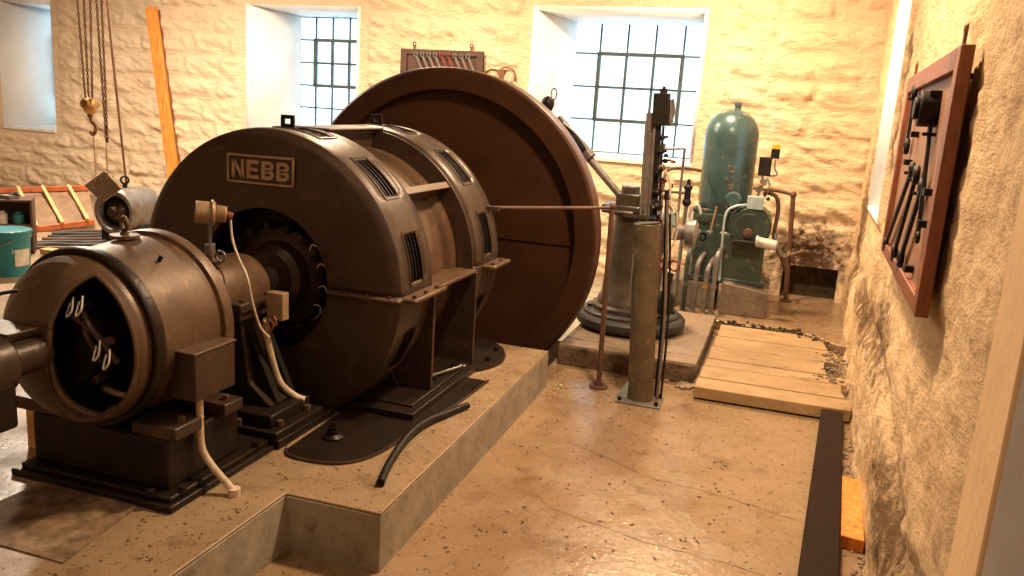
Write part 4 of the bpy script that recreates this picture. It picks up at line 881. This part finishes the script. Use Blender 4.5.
# black pipe from tank to governor with valve
Vp = thing('valve_and_pipe', (-.88, 9.0, .10), 'black valve with thin pipes between governor mast and teal tank', 'valve')
mb = MB().tube([(-.80, 9.2, 1.62), (-1.0, 9.1, 1.64), (-1.15, 9.05, 1.60), (-1.17, 9.0, 1.45), (-1.17, 9.0, 1.0)], .018, 10); mb.tube([(-.88, 9.0, 1.38), (-1.2, 8.9, 1.38)], .014, 8); mb.build('connecting_pipe', M['brownpipe'], Vp)
mb = MB().cyl((-.90, 9.0, 1.30), (-.90, 9.0, 1.42), .035, seg=14); mb.ball((-.90, 9.0, 1.44), .05, (1, 1, .7), 14); mb.cyl((-.90, 9.0, 1.46), (-.90, 9.0, 1.53), .02, seg=10); mb.ball((-.90, 9.0, 1.28), .05, seg=12); mb.build('valve_body', M['black'], Vp)
mb = MB().cyl((-.92, 9.0, .10), (-.90, 9.0, 1.28), .022, seg=12); mb.build('valve_stem_pipe', M['greysteel'], Vp)

# ------------------------------------------------------------------ tool board on the right wall
def rw(u, d, z): return RO+RU*u+RN*d+V((0, 0, z))
TB = thing('tool_board', rw(1.2, .08, 1.30), 'red-brown framed board of black tools hung on the right wall', 'tool board')
# corners: near edge u=-.16..., far edge u=1.75; board leans slightly
def tbx(mb, u0, u1, z0, z1, d0, d1):
    vs = [rw(u, d, z) for z in (z0, z1) for u, d in ((u0, d0), (u1, d0), (u1, d1), (u0, d1))]
    mb._add(vs, [(3,2,1,0), (4,5,6,7), (0,1,5,4), (1,2,6,5), (2,3,7,6), (3,0,4,7)]); return mb
TU0, TU1, TZ0, TZ1, TD0, TD1 = -.57, 1.48, 1.41, 2.46, .0, .05
fu_ = lambda u: -.57+(u+.84)*1.17
fz_ = lambda z: 1.41+(z-1.50)*1.14
tbx(MB(), TU0+.02, TU1-.02, TZ0+.02, TZ1-.02, TD0, TD0+.02).build('back_panel', M['panelred'], TB)
for nm, a in (('frame_near_rail', (TU0, TU0+.10, TZ0, TZ1)), ('frame_far_rail', (TU1-.09, TU1, TZ0, TZ1)), ('frame_top_rail', (TU0+.10, TU1-.09, TZ1-.09, TZ1)), ('frame_bottom_rail', (TU0+.10, TU1-.09, TZ0, TZ0+.07))):
    tbx(MB(), a[0], a[1], a[2], a[3], TD0, TD1).build(nm, M['redwood'], TB, bevel=.005)
for u in (TU0+.06, TU1-.25):
    mb = MB(); mb.beam(rw(u, .035, TZ1-.04), rw(u, .035, TZ1+.05), .03, .012, up=RN); mb.torus(rw(u, .035, TZ1+.06), RN, .018, .007); mb.build('hanging_hook', M['redwood'], TB)
for u in (TU0+.2, TU1-.2):
    for z in (TZ0+.1, TZ1-.1): mb = MB(); mb.cyl(rw(u, -.04, z), rw(u, TD0+.01, z), .012, seg=8); mb.build('wall_spacer', M['black'], TB)
mb = MB(); mb.cyl(rw(.06, TD0+.02, 2.24), rw(.06, TD1+.05, 2.24), .08, seg=24); mb.cyl(rw(.06, TD1+.05, 2.24), rw(.06, TD1+.07, 2.24), .05, seg=20)
sw = mb.build('round_switch', M['black'], TB, bevel=.006); tbx(MB(), .0, .40, 2.28, 2.32, TD0+.02, TD1+.02).build('switch_bar', M['black'], sw, bevel=.004)
def tool(kind, u0, z0, u1, z1, w, lb):
    a, b = rw(fu_(u0), TD0+.045, fz_(z0)), rw(fu_(u1), TD0+.045, fz_(z1)); d = (b-a); L_ = d.length; d.normalize()
    t = thing(kind, a, lb, 'tool', 'tools hung on the red-brown board')
    MB().beam(a, b, w, .018, up=RN).build('shank', M['black'], t, bevel=.003)
    for p, s_ in ((a, -1), (b, 1)): MB().torus(p+d*s_*w*.9, RN, w*.9, w*.42, seg=14, k=6).build('ring_end', M['black'], t)
    MB().cyl(a-RN*.04, a+RN*.03, .008, seg=8).build('peg', M['black'], t)
tool('ring_spanner', -.36, 2.13, -.52, 1.76, .022, 'long thin black spanner hanging below the round black switch on the board')
tool('ring_spanner', .50, 2.30, .46, 2.10, .036, 'short black spanner high up at the far edge of the board')
tool('ring_spanner', -.38, 1.90, -.10, 1.62, .038, 'nearest of three slanting black spanners on the board')
tool('ring_spanner', -.12, 1.94, .20, 1.60, .038, 'middle one of three slanting black spanners on the board')
tool('ring_spanner', .08, 1.96, .70, 1.57, .034, 'farthest of three slanting black spanners on the board')
for u, z in ((.23, 2.13), (-.58, 1.92), (-.56, 1.80), (-.38, 1.60), (.33, 2.0)):
    mb = MB(); mb.obox(rw(fu_(u), TD0+.04, fz_(z)), (.04, .05, .03)); mb.build('peg', M['black'], TB)

# small bulb fitting at top of the side window
Bf = thing('conduit_fitting', rw(3.3, .06, 3.2), 'small steel conduit fitting at the top of the side window', 'fitting')
mb = MB().cyl(rw(2.9, -.02, 3.16), rw(2.9, .06, 3.16), .03, seg=14); mb.cyl(rw(2.9, .03, 3.16), rw(2.9, .03, 3.4), .012, seg=8); mb.build('elbow', M['greysteel'], Bf)

# ------------------------------------------------------------------ things on the back wall
def bw(u, d, z): return BO+BU*u+BN*d+V((0, 0, z))
HB = thing('hanging_wrench_board', bw(-5.5, .05, 2.45), 'dark brown board of wrenches hung on the back wall above the flywheel', 'tool board')
def bwx(mb, u0, u1, z0, z1, d0, d1):
    vs = [bw(u, d, z) for z in (z0, z1) for u, d in ((u0, d0), (u1, d0), (u1, d1), (u0, d1))]
    mb._add(vs, [(3,2,1,0), (4,5,6,7), (0,1,5,4), (1,2,6,5), (2,3,7,6), (3,0,4,7)]); return mb
bwx(MB(), -6.11, -4.87, 2.30, 2.89, .06, .085).build('back_panel', M['boardwood'], HB)
for a in ((-6.11, -6.02, 2.30, 2.89), (-4.96, -4.87, 2.30, 2.89), (-6.02, -4.96, 2.82, 2.89), (-6.02, -4.96, 2.30, 2.37)): bwx(MB(), *a, .06, .11).build('frame_rail', M['boardwood'], HB, bevel=.004)
for u in (-5.92, -5.06): mb = MB(); mb.beam(bw(u, .07, 2.86), bw(u, .07, 2.95), .035, .01, up=BN); mb.torus(bw(u, .07, 2.96), BN, .022, .009); mb.build('hanging_hook', M['rust'], HB)
for k in range(9):
    u = -5.86+.098*k; lb = 'small grey wrench slanting on the dark wall board'
    m = 'red' if k in (4, 5) else 'greysteel'
    mb = MB(); mb.beam(bw(u, .12, 2.80), bw(u+.16, .12, 2.50), .030, .014, up=BN); mb.torus(bw(u-.01, .12, 2.815), BN, .026, .011, seg=12, k=6)
    if m != 'red': lb += ', %s' % ['leftmost one', 'second from left', 'third from left', 'fourth from left', '', '', 'third from right', 'second from right', 'rightmost one'][k]
    else: lb = 'small red wrench slanting on the dark wall board, %s red one' % ('left' if k == 4 else 'right')
    tag(mb.build('wrench', M[m], loc=bw(u, .12, 2.5)), lb, 'wrench', 'wrenches on the dark board')
    MB().cyl(bw(u-.01, .08, 2.815), bw(u-.01, .14, 2.815), .007, seg=6).build('peg', M['boardwood'], HB)
Ins = thing('wall_bell', bw(-4.7, .02, 2.60), 'round brown and cream wall bell right of the wrench board', 'bell')
mb = MB().lathe([(0, -.10), (.05, -.095), (.11, -.05), (.125, 0)], bw(-4.74, .02, 2.54), 'Y', 28); mb.build('gong', M['tan'], Ins)
mb = MB().torus(bw(-4.74, .05, 2.54), BN, .128, .012); mb.build('gong_rim', M['boardwood'], Ins)
mb = MB().lathe([(0, -.10), (.05, -.095), (.075, -.05), (.08, 0)], bw(-4.50, .02, 2.56), 'Y', 24); mb.build('porcelain_cap', M['glassdome'], Ins)
mb = MB().obox(bw(-4.62, .03, 2.60), (.10, .08, .14)); mb.tube([bw(-4.66, .06, 2.64), bw(-4.56, .06, 2.70), bw(-4.44, .06, 2.66), bw(-4.40, .05, 2.52)], .010); mb.build('bell_box', M['rust'], Ins)
# orange timber leaning on the back wall
mb = MB(); mb.beam((-9.52, 10.72, 3.36), (-9.03, 10.62, .30), .20, .06, up=(0, 1, 0))
tag(mb.build('leaning_plank', M['orangewood'], loc=(-9.03, 10.62, .30), bevel=.01), 'tall orange timber plank leaning upright against the back wall', 'plank')

# ------------------------------------------------------------------ left rear: hoist, motor, ladder, bucket
HC = thing('chain_hoist', (-7.0, 7.0, CEIL), 'rusty chain hoist hanging with brass hook block and several chains', 'chain hoist')
mb = MB().cyl((-7.0, 7.0, CEIL-.22), (-7.0, 7.0, CEIL), .10, seg=20); mb.obox((-7.0, 7.0, CEIL-.25), (.34, .16, .16)); mb.build('top_block', M['rust'], HC, bevel=.01)
def chain(p0, p1, pitch, par, m=M['rust'], R=.020, r=.006):
    p0, p1 = V(p0), V(p1); L_ = (p1-p0).length; n = int(L_/pitch); d = (p1-p0)/L_; mb = MB()
    a = V((1, 0, 0)); b = V((0, 1, 0))
    for i in range(n+1):
        mb.torus(p0+d*(pitch*i), a if i % 2 else (a+b*1.6), R, r, seg=8, k=5, sc=(.62, 1.15), up=d)
    return mb.build('chain', m, par)
def ext(p, q, z):  # extend the line q->p up to height z
    p, q = V(p), V(q); return p+(p-q)*((z-p.z)/(p.z-q.z))
for top, bot in (((-7.16, 7.0, 2.98), (-7.115, 7.0, 2.00)), ((-7.075, 7.0, 2.98), (-7.07, 7.0, 2.02)), ((-6.99, 7.0, 2.98), (-7.02, 7.0, 2.0)), ((-6.91, 7.0, 2.98), (-6.86, 7.0, 1.56)), ((-6.845, 7.0, 2.98), (-6.84, 7.0, 1.55))):
    chain(bot, ext(top, bot, CEIL-.30), .036, HC)
chain((-7.03, 7.0, 1.62), (-7.02, 7.0, 1.10), .034, HC, M['tan'], .015, .0045); chain((-6.86, 7.0, 1.54), (-6.86, 7.0, 1.16), .034, HC, M['tan'], .015, .0045)
mb = MB().ball((-7.06, 7.0, 1.90), .085, (.9, .8, 1.15), 20); mb.cyl((-7.06, 6.92, 1.92), (-7.06, 7.08, 1.92), .05, seg=16); hk = mb.build('hook_block', M['brass'], HC)
mb = MB().tube([(-7.06, 7.0, 1.80), (-7.05, 7.0, 1.74), (-7.0, 7.0, 1.70), (-7.0, 7.0, 1.63), (-7.04, 7.0, 1.60), (-7.07, 7.0, 1.63)], .017, 10); mb.cyl((-7.06, 7.0, 1.78), (-7.06, 7.0, 1.84), .03, seg=12); mb.build('hook', M['rust'], hk)
mb = MB().prism([(-.20, -.04), (.05, -.18), (.30, .02), (.07, .17)], (-6.98, 7.02, 1.06), (1, 0, -.1), (0, .1, 1), .03); mb.build('lifting_plate', M['sack'], HC, bevel=.006)
mb = MB().tube([(-7.52, 7.7, CEIL), (-7.46, 7.7, 3.07), (-7.27, 7.7, .98)], .013, 8, smooth=False); tag(mb.build('hanging_rope', M['rust'], loc=(-7.5, 7.7, CEIL)), 'single thin brown rope hanging right of the hoist chains', 'rope')
Mo = thing('spare_motor', (-7.28, 7.75, .30), 'worn grey spare motor with ring bolt standing behind the brown machines', 'motor')
md = V((-.12, 1, 0)).normalized(); mf = V((-7.24, 7.45, .70))
rot = Matrix.Rotation(math.atan2(md.x, md.y)*-1, 4, 'Z')
def mot(prof, name, m, seg=48, solid=0.):
    mb = MB().lathe(prof, (0, 0, 0), 'Y', seg); bmesh.ops.transform(mb.bm, matrix=Matrix.Translation(mf) @ rot, verts=mb.bm.verts); return mb.build(name, m, Mo, solid=solid)
mot([(.17, .05), (.215, .0), (.25, .0), (.275, .03), (.28, .10), (.265, .13)], 'front_ring', M['greysteel'], solid=.02)
mot([(.262, .10), (.272, .45), (.26, .55), (.19, .62), (0, .64)], 'motor_body', M['greysteel'])
mot([(0, -.04), (.05, -.04), (.06, .0), (.14, .06), (.16, .12), (0, .13)], 'rotor', M['copperdark'])
c = mf+md*.22+V((0, 0, .26)); mb = MB().cyl(c, c+V((0, 0, .05)), .025, seg=12); mb.torus(c+V((0, 0, .095)), (1, -1, 0), .042, .012); mb.build('ring_bolt', M['black'], Mo)
for q in (-.18, .18):
    c = mf+md*.30+V((md.y, -md.x, 0))*q; mb = MB().obox((c.x, c.y, .41), (.10, .45, .22), rot.to_3x3()); mb.build('foot', M['base'], Mo, bevel=.01)
mb = MB().lathe([(0, 0), (.10, 0), (.11, .02), (.06, .04), (.06, .10), (0, .10)], (-6.72, 8.5, 1.05), 'Z', 20); mb.box(-6.76, -6.68, 8.46, 8.54, .30, 1.05)
tag(mb.build('grease_pump', M['rust'], loc=(-6.72, 8.5, .30)), 'rusty little hand pump behind the spare motor', 'pump')
# ladder-like rack leaning behind
LR = thing('wooden_rack', (-9.0, 8.3, .30), 'red-stained wooden rack with yellow slats leaning before the back wall', 'rack')
A0, A1 = V((-9.75, 8.15, .34)), V((-8.05, 8.25, .40)); Bt0, Bt1 = V((-11.0, 9.2, .50)), V((-8.95, 8.85, .80))
A0 = V((-9.30, 7.50, .33)); A1 = V((-8.29, 8.2, .40)); Bt0, Bt1 = V((-10.4, 8.3, .60)), V((-8.77, 8.6, .77)); A0 = V((-8.62, 7.60, .335))
MB().beam(A0, A1, .05, .07).build('lower_rail', M['ladderwood'], LR, bevel=.006)
MB().beam(Bt0, Bt1, .05, .07).build('upper_rail', M['ladderwood'], LR, bevel=.006)
mb = MB(); mb._add([A0+V((-.03, .04, -.02)), A1+V((-.03, .04, -.02)), Bt1+V((-.03, .04, -.02)), Bt0+V((-.03, .04, -.02))], [(0, 1, 2), (0, 2, 3)]); mb.build('rack_panel', M['panelwood'], LR)
for t, t2 in ((.05, .38), (.47, .60), (.9, .83)): MB().beam(A0.lerp(A1, t)+V((.05, -.05, .05)), Bt0.lerp(Bt1, t2)+V((.05, -.05, .05)), .04, .03).build('slat', M['rungwood'], LR, bevel=.004)
# bucket
Bk = thing('plastic_bucket', (-6.82, 5.8, .30), 'teal plastic bucket with pale label standing left of the exciter', 'bucket')
bx_, by_ = -6.88, 5.75
mb = MB().lathe([(0, .30), (.185, .30), (.205, .66), (.215, .66), (.215, .72), (.205, .72), (.195, .66), (.175, .32), (0, .32)], (bx_, by_, 0), 'Z', 48); bd = mb.build('bucket_body', M['bucket'], Bk)
mb = MB().lathe([(0, .735), (.205, .735), (.222, .73), (.222, .705), (.215, .70)], (bx_, by_, 0), 'Z', 48); mb.build('bucket_lid', M['bucket'], Bk)
mb = MB().lathe([(.197, .40), (.206, .56)], (bx_, by_, 0), 'Z', 10, -22, 22); mb.build('paper_label', M['whitepaint'], Bk)
mb = MB().tube([(bx_-.21, by_, .68), (bx_-.12, by_-.19, .60), (bx_+.12, by_-.2, .60), (bx_+.21, by_, .68)], .004, 6); mb.build('bail_handle', M['steel'], Bk)
# crate with odds and ends behind the bucket
CL = V((-7.5, 6.6, .30)); CA = .76
Cr = thing('open_shelf_box', CL, 'dark open box of small parts standing behind the teal bucket', 'crate')
def cl(x, y, z): return CL + Matrix.Rotation(CA, 3, 'Z') @ V((x, y, 0)) + V((0, 0, z))
for nm, q in (('bottom', (-.6, 0, 0, .35, 0, .02)), ('shelf', (-.6, 0, 0, .35, .30, .32)), ('top', (-.6, 0, 0, .35, .56, .58)), ('side', (-.02, 0, 0, .35, .02, .56)), ('side', (-.6, -.58, 0, .35, .02, .56)), ('back', (-.58, -.02, .33, .35, .02, .56))):
    mb = MB(); mb.box(CL.x+q[0], CL.x+q[1], CL.y+q[2], CL.y+q[3], CL.z+q[4], CL.z+q[5]); mb.build(nm, M['boardwood'], Cr)
Cr.rotation_euler.z = CA
its = [(-.30, .38, .06, 'whitepaint', 'white round jar on the shelf of the dark open box', 'jar'), (-.14, .375, .055, 'bucket', 'blue-green tin at the right of the dark open box', 'tin'), (-.44, .37, .05, 'rust', 'rusty small tin in the dark open box', 'tin')]
for x, z, rr, m, lb, cat in its:
    p = cl(x, .10, z); mb = MB().lathe([(0, -rr), (rr, -rr), (rr, rr*.7), (rr*.6, rr), (rr*.6, rr*1.2), (0, rr*1.25)], p, 'Z', 20); tag(mb.build('parts_'+cat, M[m], loc=p), lb, cat)
p = cl(-.22, .12, .60); mb = MB().obox(p, (.16, .12, .04)); mb.cyl(p, p+V((.08, .05, .05)), .025, seg=10); tag(mb.build('metal_clamp', M['greysteel'], loc=p), 'grey metal clamp on top of the dark open box', 'clamp')
# tangled black cables and hoses on the floor
for k in range(7):
    rnd = random.Random(40+k); pts = []; x = -7.72-.07*k; y = 6.72+.13*k
    for i in range(7): pts.append((x+i*.11+rnd.uniform(-.05, .05), y+rnd.uniform(-.05, .05)+i*.10, .325+.008*k))
    mb = MB().tube(pts, .018+.003*(k % 3), 8)
    tag(mb.build('black_cable', M['leather'] if k % 3 else M['brownpipe'], loc=(x, y, .30)), 'length of %s cable in the heap before the wooden rack' % ('black' if k % 3 else 'brown'), 'cable', 'black cables heaped before the wooden rack' if k % 3 else 'brown cables heaped before the wooden rack')
mb = MB().box(-7.45, -7.12, 6.62, 6.74, .30, .36); tag(mb.build('timber_offcut', M['rungwood'], loc=(-7.3, 6.7, .30), bevel=.004), 'small pale timber offcut on the floor by the cables', 'timber')

# ------------------------------------------------------------------ light
w = bpy.data.worlds.new('sky'); S.world = w; w.use_nodes = True
bg = w.node_tree.nodes['Background']; bg.inputs[0].default_value = (.70, .88, 1.0, 1); bg.inputs[1].default_value = 6.2
def lamp(loc, e, size, col, rot=(0, 0, 0)):
    l = bpy.data.lights.new('lamp', 'AREA'); l.energy = e; l.size = size; l.color = col; l.shape = 'DISK'
    o = bpy.data.objects.new('ceiling_or_fill_lamp', l); COL.objects.link(o); o.location = loc; o.rotation_euler = rot
    return o
WARM = (1, .71, .43)
lamp((-.9, 8.7, 4.35), 300, .4, WARM)
lamp((-8.0, 7.4, 4.35), 620, .6, (1, .83, .64))
lamp((-4.2, 8.5, 4.35), 270, .5, (1, .73, .45))
lamp((-.45, 4.7, 4.35), 300, .4, WARM)
lamp((-2.6, .6, 4.35), 35, .5, WARM)  # added fill light out of view, lifts the machines' front faces
S.view_settings.view_transform = 'Standard'; S.view_settings.look = 'None'; S.view_settings.gamma = 1; S.view_settings.use_curve_mapping = False
S.view_settings.exposure = -.10
S.cycles.use_denoising = True
S.cycles.max_bounces = 8; S.cycles.transparent_max_bounces = 8; S.cycles.sample_clamp_indirect = 6
